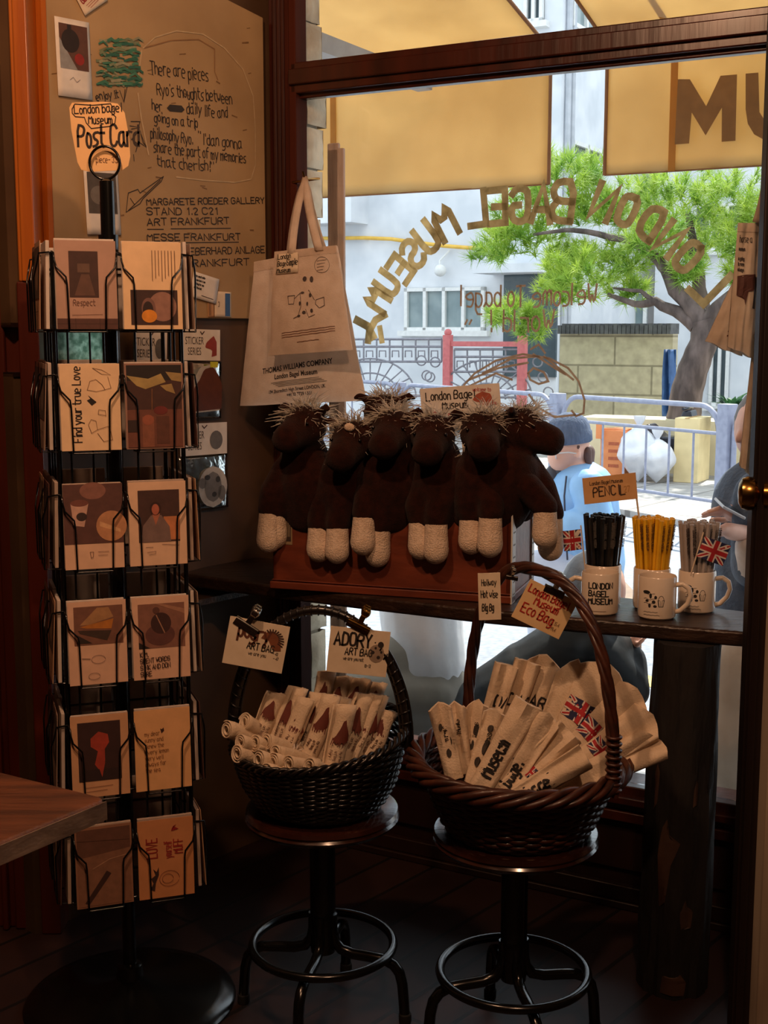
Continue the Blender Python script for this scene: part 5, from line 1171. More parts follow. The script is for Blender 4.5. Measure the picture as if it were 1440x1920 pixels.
# ================================================================== the street outside
f = MB(); f.prism([(p.x, p.y) for p in (UV(-30, -30), UV(30, -30), UV(30, -.0), UV(-30, -.0))][::-1], .1, z0=-.1)
struct(f.build('road', mat('pale_asphalt', (150, 156, 166), (128, 134, 144), 30, rough=.9)))
PL, PM, PR = onz(749, 897, 0), onz(1042, 955, 0), onz(1355, 1012, 0)
dF = (PR - PL).normalized()
f = MB(); sA = PL - dF * 12 - UP * 0; sB = PR + dF * 6; far = Vector((sB.x + 14, sB.y + 12, 0))
kk = Vector((.3, -.15, 0))
f.prism([(p.x, p.y) for p in (sA + kk, sB + kk, far, sA + Vector((10, 22, 0)))], .05, z0=.0)
struct(f.build('sidewalk', brickmat('paving_slabs', (176, 172, 168), (164, 160, 156), (120, 116, 112), .62, .62, .012, off=.0, rot=-.9)))
f = MB()
for a, b in (((985, 972), (1160, 1112)), ((1170, 1262), (1262, 1292)), ((1270, 1180), (1420, 1300))):
    A, B = onz(*a, 0), onz(*b, 0); d = (B - A).normalized(); n = Vector((-d.y, d.x, 0)) * .06; f.hexa([A + n, A - n, B - n, B + n], [p + UP * .002 for p in (A + n, A - n, B - n, B + n)])
struct(f.build('road_marking', mat('yellow_road_paint', (222, 186, 90), (206, 170, 80), 20)))

# stone edge of the shop front and an old post beside it
M_stone = mat('rough_cream_stone', (198, 184, 160), (150, 132, 108), 8, rough=.9, bump=.8, bscale=22)
f = MB(); rs = random.Random(4); z = .30
f.prism([(p.x, p.y) for p in (UV(-2.1, -.01), UV(-1.925, -.01), UV(-1.925, -.09), UV(-2.1, -.09))], 2.6, z0=.1)
while z < 2.68:
    h = rs.uniform(.07, .14); u1 = -1.902 + rs.uniform(-.010, .012); v0 = -.009; v1 = -.085 + rs.uniform(-.02, .012)
    n = 5; sv = []
    for i in range(n + 1):
        for j in range(n + 1):
            e = .010 * (1 if i in (0, n) or j in (0, n) else 0); sv.append(UV(u1 - e + .005 * noise.noise((i * 1.3, j * 1.1, z * 9)), v0 + (v1 - v0) * i / n, z + (h - .006) * j / n))
    f.add(sv, [(j + i * (n + 1), j + 1 + i * (n + 1), j + 1 + (i + 1) * (n + 1), j + (i + 1) * (n + 1)) for i in range(n) for j in range(n)])
    f.add([UV(-1.95, v1, z), UV(u1 - .008, v1, z), UV(u1 - .008, v1, z + h - .006), UV(-1.95, v1, z + h - .006)], [(0, 1, 2, 3)])
    z += h
struct(f.build('stone_pier', M_stone, smooth=50))
p0, p1 = wv(613, 300, -.16), wv(644, 300, -.16); zt = wv(630, 278, -.16).z
f = MB(); a = p0.copy(); b = p1.copy(); a.z = b.z = 0
f.prism([(q.x, q.y) for q in (a, b, b + N * .012, a + N * .012)], zt, z0=0); f.prism([(q.x, q.y) for q in (a, a.lerp(b, .7), a.lerp(b, .7) + N * .012, a + N * .012)], zt + .015, z0=0)
tag(f.build('wooden_post', mat('weathered_post', (176, 146, 126), (136, 108, 92), 8, (5, 5, .5), .8, .3), bevel=.004), 'weathered upright wooden post just outside the window, beside the stone edge', 'post')

# awnings with hanging front panels
M_canvas = mat('ochre_canvas', (222, 196, 146), (208, 180, 130), 3, rough=.85, trans=.5, detail=6)
M_seam = mat('orange_seam', (206, 150, 70), (196, 140, 64), 10, rough=.85, trans=.5)
M_hem = mat('brown_hem', (150, 108, 74), (140, 100, 68), 10, rough=.85, trans=.3)
VA = -1.5
def awning(label, e_top, roofpx, far_px, bot_e, bot_far, right):
    """e_top: px of the free side's upper front corner; roofpx: a px on the free edge further back; far_px: x where the panel ends out of sight"""
    E = wv(*e_top, VA); u0 = E.dot(W); k = ray(*roofpx); Y = u0 / (W.x * k.x / k.y + W.y); Bp = atY(*roofpx, Y); v1 = WD - Bp.dot(N)
    sl = (Bp.z - E.z) / (v1 - VA); zb = E.z + sl * (-.14 - VA)
    uF = wv(far_px, 300, VA).dot(W); ze = wv(*bot_e, VA).z
    t = thing('awning', label, 'awning', UV((u0 + uF) / 2, VA, ze))
    f = MB(); f.grid(lambda a, b: UV(uF + (u0 - uF) * a, VA + (-.14 - VA) * b, E.z + (zb - E.z) * b - .05 * math.sin(math.pi * b) * math.sin(math.pi * a) * .6), 16, 10); f.build('roof_canvas', M_canvas, t, thick=.002)
    f = MB(); f.grid(lambda a, b: UV(uF + (u0 - uF) * a, VA + .015 * noise.noise((a * 7, b * 2, 3)) * (1 - b), ze + (E.z - ze) * b + .006 * noise.noise((a * 6, 1, 1)) * (1 - b)), 30, 10); f.build('front_panel', M_canvas, t, thick=.002)
    f = MB(); f.tube([UV(u0, VA + .004, ze), UV(u0, VA + .004, E.z), UV(u0, -.14, zb)], .007, 8); f.tube([UV(uF + (u0 - uF) * a / 12, VA + .004, ze) for a in range(13)], .003, 6); f.build('hem', M_hem, t, smooth=80)
    for x in ((626,), (1262,))[right]:
        P = wv(x, 250, VA); u = P.dot(W); f = MB(); f.hexa([UV(u - .012, VA + .004, ze), UV(u + .012, VA + .004, ze), UV(u + .012, VA + .008, ze), UV(u - .012, VA + .008, ze)], [UV(u - .012, VA + .004, E.z), UV(u + .012, VA + .004, E.z), UV(u + .012, VA + .008, E.z), UV(u - .012, VA + .008, E.z)])
        if right: f.hexa([UV(u - .012, VA, E.z - .006), UV(u + .012, VA, E.z - .006), UV(u + .012, VA, E.z - .002), UV(u - .012, VA, E.z - .002)], [UV(u - .012, -.14, zb - .03), UV(u + .012, -.14, zb - .03), UV(u + .012, -.14, zb - .026), UV(u - .012, -.14, zb - .026)])
        f.build('seam', M_seam, t)
    f = MB(); f.tube([UV(uF, VA, E.z), UV(u0, VA, E.z)], .018, 10); f.build('front_bar', M_hem, t)
    return t, u0, uF, E.z, ze
t, *_ = awning('ochre canvas awning over the left half of the window, front panel hanging down', (1034, 96), (955, 0), 480, (1030, 346), None, 0)
f = MB(); A, B = wv(560, 70, -.5), wv(797, 160, -1.25); d = (B - A).normalized(); s = d.cross(UP).normalized() * .03
f.hexa([A - s - UP * .03, A + s - UP * .03, A + s + UP * .03, A - s + UP * .03], [B - s - UP * .02, B + s - UP * .02, B + s + UP * .03, B - s + UP * .03]); f.build('awning_arm', mat('grey_painted_metal', (150, 150, 150), (136, 136, 136), 20, rough=.4), t)
t, *_ = awning('ochre canvas awning over the right half of the window with large brown letters', (1140, 84), (1082, 0), 1640, (1134, 329), None, 1)
f = MB(); f.use(mat('brown_letter_paint', (138, 104, 66), (128, 96, 60), 20, rough=.85, trans=.35))
ml = [(1265, 271), (1271, 148.5), (1293.5, 148.5), (1324, 199), (1351, 142), (1382, 139.4), (1379, 264), (1353, 266), (1353.5, 202), (1323, 254), (1297, 211), (1292, 269)]
tri = bmesh.new(); 
for L_ in (ml, [(1398, 138), (1398, 205), (1402, 232), (1414, 252), (1436, 264), (1470, 260), (1490, 238), (1494, 198), (1494, 130), (1470, 132), (1470, 198), (1464, 222), (1450, 231), (1434, 226), (1424, 210), (1422, 136)]):
    f.add([wv(x, y, VA + .024) for x, y in L_], [list(range(len(L_)))])
tri.free(); f.build('lettering', None, t, smooth=0)

# words painted on the glass, reading from the street
MGl = frame(UV(0, -.006), W, UP)
def gp_(px, py): p = wv(px, py, -.006); return p.dot(W), p.z
C_PAINT = (150, 136, 92); paint = MB(); paint.use(mat('gold_window_paint', (176, 158, 112), (134, 118, 78), 40, rough=.5, trans=.3))
def gl(ch, px, py, ang, hpx, w=.018, sq=1.15):
    a = gp_(px, py); h = abs(gp_(px, py - hpx)[1] - a[1]); tw = twidth(ch, h, 0) * sq
    c, s = math.cos(R(ang)), math.sin(R(ang))
    x = a[0] + tw / 2 * c + h / 2 * s; y = a[1] + tw / 2 * s - h / 2 * c
    write(paint, ch, x, y, h, w, MGl, 0, sp=0, jit=.1, ang=ang, squash=sq, mirror=True)
for ch, px, py, a, h in (('L', 1330, 530, -44, 74), ('O', 1290, 481, -42, 56), ('N', 1256, 449, -36, 60), ('D', 1220, 418, -32, 60), ('O', 1176, 394, -24, 54), ('N', 1132, 380, -22, 66), ('B', 1055, 377, -6, 74), ('A', 1016, 381, -4, 70), ('G', 975, 385, 0, 62), ('E', 932, 388, 2, 62), ('L', 893, 390, 6, 64), ('M', 834, 418, 30, 64), ('U', 800, 445, 40, 58), ('S', 774, 476, 46, 54), ('E', 750, 505, 52, 52), ('U', 726, 532, 56, 50), ('M', 706, 562, 60, 52)):
    gl(ch, px, py, a, h)
for pts, w in (([(668, 600), (690, 612), (700, 632)], .022), ([(722, 590), (704, 600), (692, 622), (690, 640)], .020), ([(712, 614), (716, 640)], .016)): paint.stroke([gp_(*q) for q in pts], w, MGl, 0)
paint.build('painted_words', None, win, smooth=0)
thin = MB(); thin.use(mat('brown_window_pen', (160, 128, 100), (136, 108, 84), 40, trans=.4))
def gline(s, x0, x1, y, hpx, w):
    a = gp_(x0, y); b = gp_(x1, y); h = abs(gp_(x0, y - hpx)[1] - a[1]); write(thin, s, a[0], a[1], h, w, MGl, 0, jit=.3, squash=abs(b[0] - a[0]) / twidth(s, h), mirror=True)
gline('Welcome To bagel', 1118, 860, 572, 40, .0052); gline('World !', 1038, 915, 622, 40, .0052)
for x in (876, 884): thin.stroke([gp_(x, 600), gp_(x - 4, 608)], .005, MGl, 0)
for pts in ([(870, 722), (890, 700), (930, 676), (980, 664), (1030, 672), (1065, 690), (1085, 715), (1096, 750), (1094, 775), (1080, 780), (1072, 770)], [(880, 712), (935, 690), (990, 680)], [(905, 700), (960, 672), (1010, 668)], [(1000, 664), (1040, 690), (1060, 702)], [(1020, 668), (1075, 712)], [(990, 700), (1000, 690), (1020, 698), (1028, 715), (1010, 720), (994, 712), (990, 700)], [(992, 740), (1010, 765), (1040, 782), (1078, 778)], [(995, 655), (1010, 646), (1022, 662)], [(868, 742), (880, 724), (930, 700), (960, 712)]): thin.stroke([gp_(*q) for q in pts], .0055, MGl, 0)
thin.build('painted_drawing', None, win, smooth=0)

# ------------------------------------------------------------------ buildings
M_render = mat('white_render', (226, 228, 232), (206, 210, 216), 2.2, rough=.9, bump=.1)
M_wfr = mat('white_window_frame', (232, 232, 230), (222, 222, 220), 20, rough=.5)
M_wgl = mat('dull_window_glass', (140, 156, 158), (116, 134, 138), 4, rough=.15)
M_wdk = mat('dark_window_glass', (62, 78, 84), (50, 64, 70), 4, rough=.15)
VH = -14.0
def hv(px, py): return wv(px, py, VH)
uL, uR = hv(560, 500).dot(W) - 4, hv(1050, 300).dot(W)
t = thing('white_house', 'tall white rendered house across the street behind the lettering', 'building', UV((uL + uR) / 2, VH - 3, 0))
f = MB(); wspan(f, (uL, VH - 7, 0), (uR, VH, 11)); f.build('wall', M_render, t)
f = MB(); wspan(f, (uL, VH - .0, hv(800, 405).z - .08), (hv(690, 400).dot(W), VH + .5, hv(640, 372).z + 3)); f.build('projecting_wall', M_render, t)
def hwin(x0, y0, x1, y1, panes, g, v=VH):
    a, b = wv(x0, y1, v), wv(x1, y0, v); u0, u1 = a.dot(W), b.dot(W); z0, z1 = a.z, b.z; e = .05
    f = MB()
    for q in ((u0, z0, u1, z0 + e), (u0, z1 - e, u1, z1)): wspan(f, (q[0], v, q[1]), (q[2], v + .08, q[3]))
    for i in range(panes + 1): u = u0 + (u1 - u0 - e) * i / panes; wspan(f, (u, v, z0), (u + e, v + .08, z1))
    wspan(f, (u0 - .08, v, z0 - .08), (u1 + .08, v + .14, z0)); fr = f.build('window_frame', M_wfr, t)
    f = MB(); wspan(f, (u0, v - .02, z0), (u1, v + .02, z1)); f.build('window_pane', g, fr)
hwin(762, 538, 912, 620, 4, M_wgl); hwin(985, -40, 1022, 46, 2, M_wdk)
f = MB()
def hside(px, py): # on the house's right side wall
    r = ray(px, py); tt = uR / (r.x * W.x + r.y * W.y); return EYEV + r * tt
for q, g in (((1068, 262, 1122, 310), M_wdk), ((1070, -6, 1118, 58), M_wgl)):
    A, B, C_, D = hside(q[0], q[1]), hside(q[2], q[1] + 22), hside(q[2], q[3] + 4), hside(q[0], q[3] - 8)
    v0, v1 = WD - A.dot(N), WD - B.dot(N); z0, z1 = D.z, A.z; e = .06
    f = MB(); wspan(f, (uR, v1, z0), (uR + .07, v0, z0 + e)); wspan(f, (uR, v1, z1 - e), (uR + .07, v0, z1))
    for i in range(3): v = v0 + (v1 - v0) * i / 2; wspan(f, (uR, v - e / 2, z0), (uR + .07, v + e / 2, z1))
    fr = f.build('window_frame', M_wfr, t); f = MB(); wspan(f, (uR - .02, v1, z0), (uR + .02, v0, z1)); f.build('window_pane', g, fr)
for du in (.05, .22): f = MB(); f.tube([UV(uR + .04, VH - du - .1, 0), UV(uR + .04, VH - du - .1, 11)], .045, 8); f.build('drain_pipe', mat('pale_pipe', (190, 194, 202), (176, 180, 188), 10), t)
f = MB(); pts = [hv(x, y) - N * .12 for x, y in ((600, 448), (690, 447), (740, 449), (790, 456), (840, 462), (905, 467))]; f.tube(pts, .028, 8)
for x, y in ((690, 447), (790, 456)): p = hv(x, y); f.tube([p - N * .12, p], .02, 6)
f.build('yellow_pipe', mat('yellow_gas_pipe', (232, 186, 80), (220, 172, 66), 10), t)
f = MB(); f.ball(hv(834, 508) - N * .15, .09, 12); f.tube([hv(846, 470) - N * .05, hv(830, 490) - N * .1, hv(834, 505) - N * .15], .015, 6); f.build('wall_lamp', M_wfr, t)
f = MB(); a, b = hv(925, 500), hv(1050, 508); wspan(f, (a.dot(W), VH, a.z - .12), (uR, VH + .7, a.z)); f.build('porch_slab', M_render, t)
f = MB(); a, b = hv(948, 516), hv(1045, 640); wspan(f, (a.dot(W), VH, b.z - .5), (b.dot(W), VH + .06, a.z)); f.build('porch_opening', M_wdk, t)
t = thing('low_house', 'pale low house with dark windows behind the pine trunk', 'building', UV(-2, -20, 0)); VB = -17.5
a, b = wv(1058, 540, VB), wv(1600, 540, VB)
f = MB(); wspan(f, (uR + .3, VB - 4, 0), (b.dot(W) + 6, VB, 5.2)); f.build('wall', M_render, t)
hwin(1085, 560, 1130, 640, 2, M_wdk, VB); hwin(1165, 545, 1215, 630, 2, M_wgl, VB); hwin(1330, 640, 1370, 760, 2, M_wdk, VB); hwin(1300, 380, 1400, 470, 3, M_wdk, VB)

# block wall with a dark tiled top, low cream ledge
M_block = brickmat('beige_blocks', (190, 178, 146), (178, 166, 136), (140, 130, 104), .9, .34, .012, rot=(R(-90), 0, 0), vec=True)
t = thing('garden_wall', 'beige block wall with a dark tiled coping behind the pine', 'wall', wv(1160, 780, -11.5)); VW = -11.5
a, b = wv(1050, 626, VW), wv(1262, 626, VW); f = MB(); wspan(f, (a.dot(W), VW - .2, 0), (b.dot(W), VW, a.z)); f.build('blocks', M_block, t)
f = MB()
n = 26
for i in range(n):
    u = a.dot(W) + (b.dot(W) - a.dot(W)) * i / n; wspan(f, (u, VW - .26, a.z), (u + (b.dot(W) - a.dot(W)) / n * .86, VW + .08, a.z + .10 + .02 * (i % 2)))
f.build('tile_coping', mat('dark_roof_tile', (92, 92, 92), (64, 64, 66), 12, rough=.8), t)
f = MB(); a, b = wv(1085, 782, -9.4), wv(1520, 782, -9.4); wspan(f, (a.dot(W), -9.9, 0), (b.dot(W), -9.4, a.z)); f.build('planter_ledge', mat('cream_plaster', (222, 208, 170), (206, 192, 156), 5), None)
tag(bpy.data.objects['planter_ledge'], 'low cream plastered ledge behind the barrier at the foot of the pine', 'ledge')
f = MB(); a, b = wv(1246, 655, -10.6), wv(1262, 782, -10.6); f.grid(lambda x, y: UV(a.dot(W) + (b.dot(W) - a.dot(W)) * x, -10.6 + .05 * math.sin(x * 9 + y * 3), b.z + (a.z - b.z) * y), 8, 10); tag(f.build('tarpaulin', mat('blue_tarp', (58, 96, 150), (46, 80, 130), 10), None, thick=.01), 'narrow rolled blue tarpaulin standing beside the pine trunk', 'tarpaulin')

# ornamental iron gate and fence in front of the white house
M_iron = mat('pale_grey_iron', (138, 136, 144), (120, 118, 128), 20, rough=.5); M_redi = mat('faded_red_iron', (206, 112, 112), (190, 98, 100), 20, rough=.6)
VG = -12.0
def gv(px, py): return wv(px, py, VG)
t = thing('iron_fence', 'pale wrought iron fence with fan scrolls in front of the white house', 'fence', gv(740, 790))
def scrolls(f, x0, x1, y0, y1):
    for y in (y0, y0 + 14, y0 + 42, y1): f.tube([gv(x0, y), gv(x1, y)], .016, 5)
    n = max(3, int((x1 - x0) / 24))
    for i in range(n + 1):
        x = x0 + (x1 - x0) * i / n; f.tube([gv(x, y0), gv(x, y0 + 42)], .012, 5)
        if i < n: d = (x1 - x0) / n; f.tube([gv(x + d * .2, y0 + 34), gv(x + d * .2, y0 + 22), gv(x + d * .7, y0 + 22), gv(x + d * .7, y0 + 34)], .010, 5)
    cx, cy = (x0 + x1) / 2, y1 + 4
    for r in (34, 52, 82): f.tube([gv(cx + r * 1.05 * math.cos(a), cy - r * .9 * math.sin(a)) for a in [math.pi * k / 20 for k in range(21)]], .012, 5)
    for k in range(1, 12): a = math.pi * k / 12; f.tube([gv(cx + 36 * math.cos(a), cy - 30 * math.sin(a)), gv(cx + 84 * math.cos(a), cy - 72 * math.sin(a))], .010, 5)
    for s in (-1, 1):
        for q in range(3): f.tube([gv(cx + s * (96 + q * 10) + 9 * math.cos(a), cy - 70 + q * 28 + 9 * math.sin(a)) for a in [2 * math.pi * k / 12 for k in range(12)]], .010, 5, closed=True)
f = MB(); scrolls(f, 560, 828, 636, 742); f.build('scroll_panel', M_iron, t, smooth=80)
f = MB(); a = gv(560, 742); b = gv(828, 742); wspan(f, (a.dot(W), VG - .1, 0), (b.dot(W), VG + .1, a.z)); f.build('base_wall', M_render, t)
t = thing('iron_gate', 'faded red framed iron gate with pale scrolls', 'gate', gv(905, 790))
for x in (840, 980): a = gv(x, 628); f = MB(); u = a.dot(W); wspan(f, (u - .05, VG - .05, 0), (u + .05, VG + .05, a.z)); f.ball(UV(u, VG, a.z + .03), .05, 10); f.build('post', M_redi, t)
f = MB(); a, b = gv(846, 640), gv(974, 650); wspan(f, (a.dot(W), VG - .03, b.z), (b.dot(W), VG + .03, a.z)); f.build('top_rail', M_redi, t)
f = MB(); scrolls(f, 852, 972, 655, 745); f.build('scroll_panel', M_iron, t, smooth=80)

# pine tree
M_needle = mat('bright_pine_needles', (190, 212, 88), (122, 164, 60), 3, rough=.6, trans=.45)
M_trunk = mat('grey_pine_bark', (112, 96, 90), (70, 58, 54), 9, (1, 1, .4), .9, .9, 30)
VT = -9.7
def tv(px, py, dv=0): return wv(px, py, VT + dv)
t = thing('pine_tree', 'leaning pine tree with bright green needle clumps across the street', 'tree', tv(1284, 782))
f = MB()
def branch(pts, r0, r1, dv=0):
    P = [tv(*q, dv) for q in pts]; sm = []
    for i in range(len(P) - 1): sm += [P[i].lerp(P[i + 1], k / 3) + Vector((noise.noise(P[i] * 3 + Vector((k, 0, 0))) * .03, 0, noise.noise(P[i] * 2 + Vector((0, k, 0))) * .02)) for k in range(3)]
    sm.append(P[-1]); n = len(sm); f.tube(sm, [r0 + (r1 - r0) * i / (n - 1) for i in range(n)], 10)
branch([(1282, 790), (1290, 730), (1306, 675), (1320, 635), (1318, 600)], .17, .12); branch([(1318, 610), (1300, 580), (1268, 545), (1250, 505), (1225, 480), (1190, 455)], .10, .04)
branch([(1304, 612), (1270, 585), (1228, 566), (1190, 570), (1140, 552)], .075, .02); branch([(1320, 605), (1345, 575), (1380, 545), (1420, 500)], .085, .03); branch([(1318, 600), (1312, 540), (1300, 470), (1290, 400)], .09, .03, -.3); branch([(1232, 566), (1200, 545), (1150, 540)], .03, .012); branch([(1190, 455), (1120, 440), (1060, 430), (1000, 440)], .04, .015); branch([(1330, 590), (1362, 590), (1390, 575)], .05, .015)
f.build('trunk', M_trunk, t, smooth=80)
rt = random.Random(11)
clumps = [(985, 390, 62), (1048, 335, 72), (945, 455, 52), (1005, 440, 60), (915, 470, 36), (1085, 520, 70), (1128, 490, 66), (1040, 540, 46), (960, 590, 46), (1005, 605, 44), (930, 590, 22), (1190, 385, 78), (1275, 355, 84), (1370, 370, 82), (1330, 440, 66), (1405, 440, 60), (1236, 440, 60), (1180, 470, 56), (1128, 390, 52), (1400, 510, 40), (1060, 490, 50), (1010, 330, 40), (1110, 320, 40), (1180, 545, 40), (1290, 500, 40), (1450, 400, 60), (1090, 400, 40)]
for ci, (px, py, rp_) in enumerate(clumps):
    f = MB(); dv = rt.uniform(-.5, .5) - .2; c = tv(px, py, dv); r = rp_ * c.y / 2424
    for i in range(int(36 * (rp_ / 60) ** 1.4) + 8):
        while True:
            q = Vector((rt.uniform(-1, 1), rt.uniform(-1, 1), rt.uniform(-1, 1)))
            if q.length < 1: break
        p = c + Vector((q.x * r, q.y * r * .8, q.z * r * .72)); ax = (q + Vector((0, 0, .9))).normalized(); L = rt.uniform(.12, .19)
        for k in range(30):
            d = (ax * .55 + Vector((rt.gauss(0, .6), rt.gauss(0, .6), rt.gauss(0, .6)))).normalized(); e = p + d * L * rt.uniform(.7, 1.1); s = d.orthogonal().normalized() * .006; b0 = p + ax * rt.uniform(-.06, .04)
            f.add([b0 - s, b0 + s, e], [(0, 1, 2)])
    f.build('needle_clump', M_needle, t, smooth=0)

# street barrier in sections
M_bar = mat('pale_blue_grey_steel', (150, 154, 174), (134, 138, 158), 20, rough=.45)
def barrier(label, A, B, nb, za=.93, zb=.93, post=True):
    t = thing('street_barrier', label, 'barrier', A, group=None); d = (B - A); L = d.length; d.normalize()
    def P(x, z): return A + d * x + UP * (z)
    if post: 
        f = MB(); n = Vector((-d.y, d.x, 0)); f.prism([(q.x, q.y) for q in (A - d * .05 - n * .05, A + d * .05 - n * .05, A + d * .05 + n * .05, A - d * .05 + n * .05)], za + .02, z0=.0); f.build('post', M_bar, t, bevel=.006)
    x0, x1 = .07, L - .07; r = .18; top = za + .0; pts = [P(x0, .30), P(x0, top - r)] + [P(x0 + r - r * math.cos(a), top - r + r * math.sin(a)) for a in [math.pi / 2 * k / 6 for k in range(1, 7)]] + [P(x1 - r + r * math.sin(a), top - r + r * math.cos(a)) for a in [math.pi / 2 * k / 6 for k in range(0, 7)]] + [P(x1, .30)]
    f = MB(); f.tube(pts, .02, 8); f.build('top_rail', M_bar, t, smooth=80)
    f = MB(); f.tube([P(x0, .74), P(x1, .74)], .014, 6); f.build('rail', M_bar, t, smooth=80)
    f = MB(); f.tube([P(x0, .26), P(x1, .26)], .014, 6); f.build('rail', M_bar, t, smooth=80)
    for i in range(nb): x = x0 + (x1 - x0) * (i + 1) / (nb + 1); f = MB(); f.tube([P(x, .26), P(x, .74)], .009, 6); f.build('bar', M_bar, t, smooth=80)
dA = (PM - PL); dB = (PR - PM)
barrier('street barrier section at the far left beyond the tote bags', PL - dA * .9, PL, 6); barrier('street barrier section behind the plush horses', PL, PM, 7); barrier('street barrier section behind the seated person in blue', PM, PR, 6); barrier('street barrier section starting at the post nearest the door edge', PR, PR + dB * 1.0, 6)

# things left by the ledge behind the barrier
def vv(px, py, v): return wv(px, py, v)
a, b = vv(1125, 866, -8.6), vv(1173, 808, -8.6); t = thing('cardboard_box', 'orange cardboard box standing by the ledge behind the barrier', 'box', (a + b) / 2 - UP * .2)
f = MB(); u0, u1 = a.dot(W), b.dot(W); z0 = .05; wspan(f, (u0, -9.0, z0), (u1, -8.6, b.z)); f.build('carton', mat('orange_cardboard', (226, 140, 84), (212, 126, 74), 8), t, bevel=.005)
f = MB(); wspan(f, (u0 - .03, -8.6, b.z - .08), (u0 + .02, -8.55, b.z + .06)); wspan(f, (u0, -8.62, b.z), (u1, -8.78, b.z + .012)); f.build('flap', MATS['orange_cardboard'], t)
f = MB(); f.use(ink((186, 96, 60))); 
for k in range(4): a2 = b.z - .14 - .07 * k; f.add([UV(u0 + .08, -8.598, a2), UV(u1 - .06, -8.598, a2), UV(u1 - .06, -8.598, a2 + .03), UV(u0 + .08, -8.598, a2 + .03)], [(0, 1, 2, 3)])
f.build('print', None, t, smooth=0)
M_bagp = mat('white_bin_bag', (232, 232, 236), (210, 212, 220), 8, rough=.35, bump=.5, bscale=18)
for lab, px, py, rr, sd in (('white rubbish bag beside the orange box', 1198, 838, .2, 1), ('white rubbish bag lying lower, right of the other bag', 1232, 856, .17, 2)):
    c = vv(px, py, -8.55); t = thing('rubbish_bag', lab, 'rubbish bag', (c.x, c.y, .05)); f = MB()
    def bagf(u, v, c=c, rr=rr, sd=sd):
        a = 2 * math.pi * u; e = -math.pi / 2 + math.pi * v; k = 1 + .22 * noise.noise((math.cos(a) * 2.4, math.sin(a) * 2.4, v * 4 + sd)); x = rr * math.cos(e) ** .8 * k if math.cos(e) > 1e-6 else 0
        return Vector((c.x + x * math.cos(a), c.y + x * math.sin(a), .05 + (c.z + rr - .05) * (v ** .8)))
    f.grid(bagf, 28, 18); f.build('bag', M_bagp, t, smooth=80); f = MB(); p = Vector((c.x, c.y, c.z + rr)); f.lathe([(.03, -.04), (.02, 0), (.05, .05), (.06, .09)], 10, T(p)); f.build('tied_neck', M_bagp, t)
c = vv(1292, 850, -8.7); t = thing('cardboard_box', 'pale tall carton at the foot of the pine trunk behind the barrier', 'box', (c.x, c.y, .05)); a, b = vv(1262, 890, -8.7), vv(1312, 785, -8.7); f = MB(); wspan(f, (a.dot(W), -9.1, .05), (b.dot(W), -8.7, b.z)); f.build('carton', mat('pale_carton', (230, 208, 156), (216, 194, 144), 8), t, bevel=.006)
f = MB(); wspan(f, ((a.dot(W) + b.dot(W)) / 2 - .02, -9.1, b.z), ((a.dot(W) + b.dot(W)) / 2 + .02, -8.69, b.z + .003)); f.build('tape', mat('tan_tape', (190, 150, 96)), t)
# parked car, glimpsed over the bags
Cc = vv(1252, 812, -9.1); t = thing('parked_scooter', 'dark scooter glimpsed between the bags and the tall carton', 'scooter', (Cc.x, Cc.y, .05)); M_dk = mat('dark_glossy_paint', (40, 40, 52), (32, 32, 42), 10, rough=.25)
f = MB(); u = Cc.dot(W); prof = [(-.36, .10), (-.30, .34), (-.14, .42), (.0, .30), (.12, .30), (.18, .55), (.26, .56), (.32, .28), (.36, .12), (.1, .08)]; f.prism([(x, z) for x, z in prof], .22, frame(UV(u, -9.15, .05 + .1), W, UP)); f.build('body_shell', M_dk, t, bevel=.02)
for x in (-.26, .28):
    f = MB(); f.tube([UV(u + x + .09 * math.cos(a), -9.04, .15 + .09 * math.sin(a)) for a in [2 * math.pi * k / 18 for k in range(18)]], .03, 8, closed=True); f.build('wheel', mat('black_rubber', (14, 14, 14)), t)
f = MB(); f.ball(UV(u - .33, -8.92, .42), .035, 10); f.build('tail_light', mat('red_lens', (196, 40, 60), (180, 30, 50), 10, rough=.2), t)
f = MB(); f.tube([UV(u + .20, -9.2, .72), UV(u + .24, -9.04, .74), UV(u + .20, -8.9, .72)], .014, 8); f.build('handlebar', M_dk, t)
# potted plant
c = vv(1372, 790, -9.0); t = thing('potted_plant', 'small leafy potted plant on the ledge behind the right barrier post', 'plant', c)
f = MB(); f.lathe([(.10, 0), (.14, .02), (.17, .22), (.18, .23), (.15, .23), (.14, .2)], 20, T(c - UP * .12)); f.build('pot', mat('grey_pot', (150, 148, 144), (136, 134, 130), 10), t)
f = MB(); rq = random.Random(8)
for i in range(46):
    a = rq.uniform(0, 6.28); L = rq.uniform(.16, .3); d = Vector((math.cos(a), math.sin(a), rq.uniform(.4, 1.6))).normalized(); p = c + UP * .1; s = d.cross(UP).normalized() * .022; m = p + d * L * .6; e = p + d * L + Vector((d.x, d.y, -.5)) * .07
    f.add([p - s * .3, p + s * .3, m + s, m - s, e], [(0, 1, 2, 3), (3, 2, 4)])
f.build('leaves', mat('plant_leaf', (70, 116, 70), (50, 92, 54), 6, trans=.3), t, smooth=0)

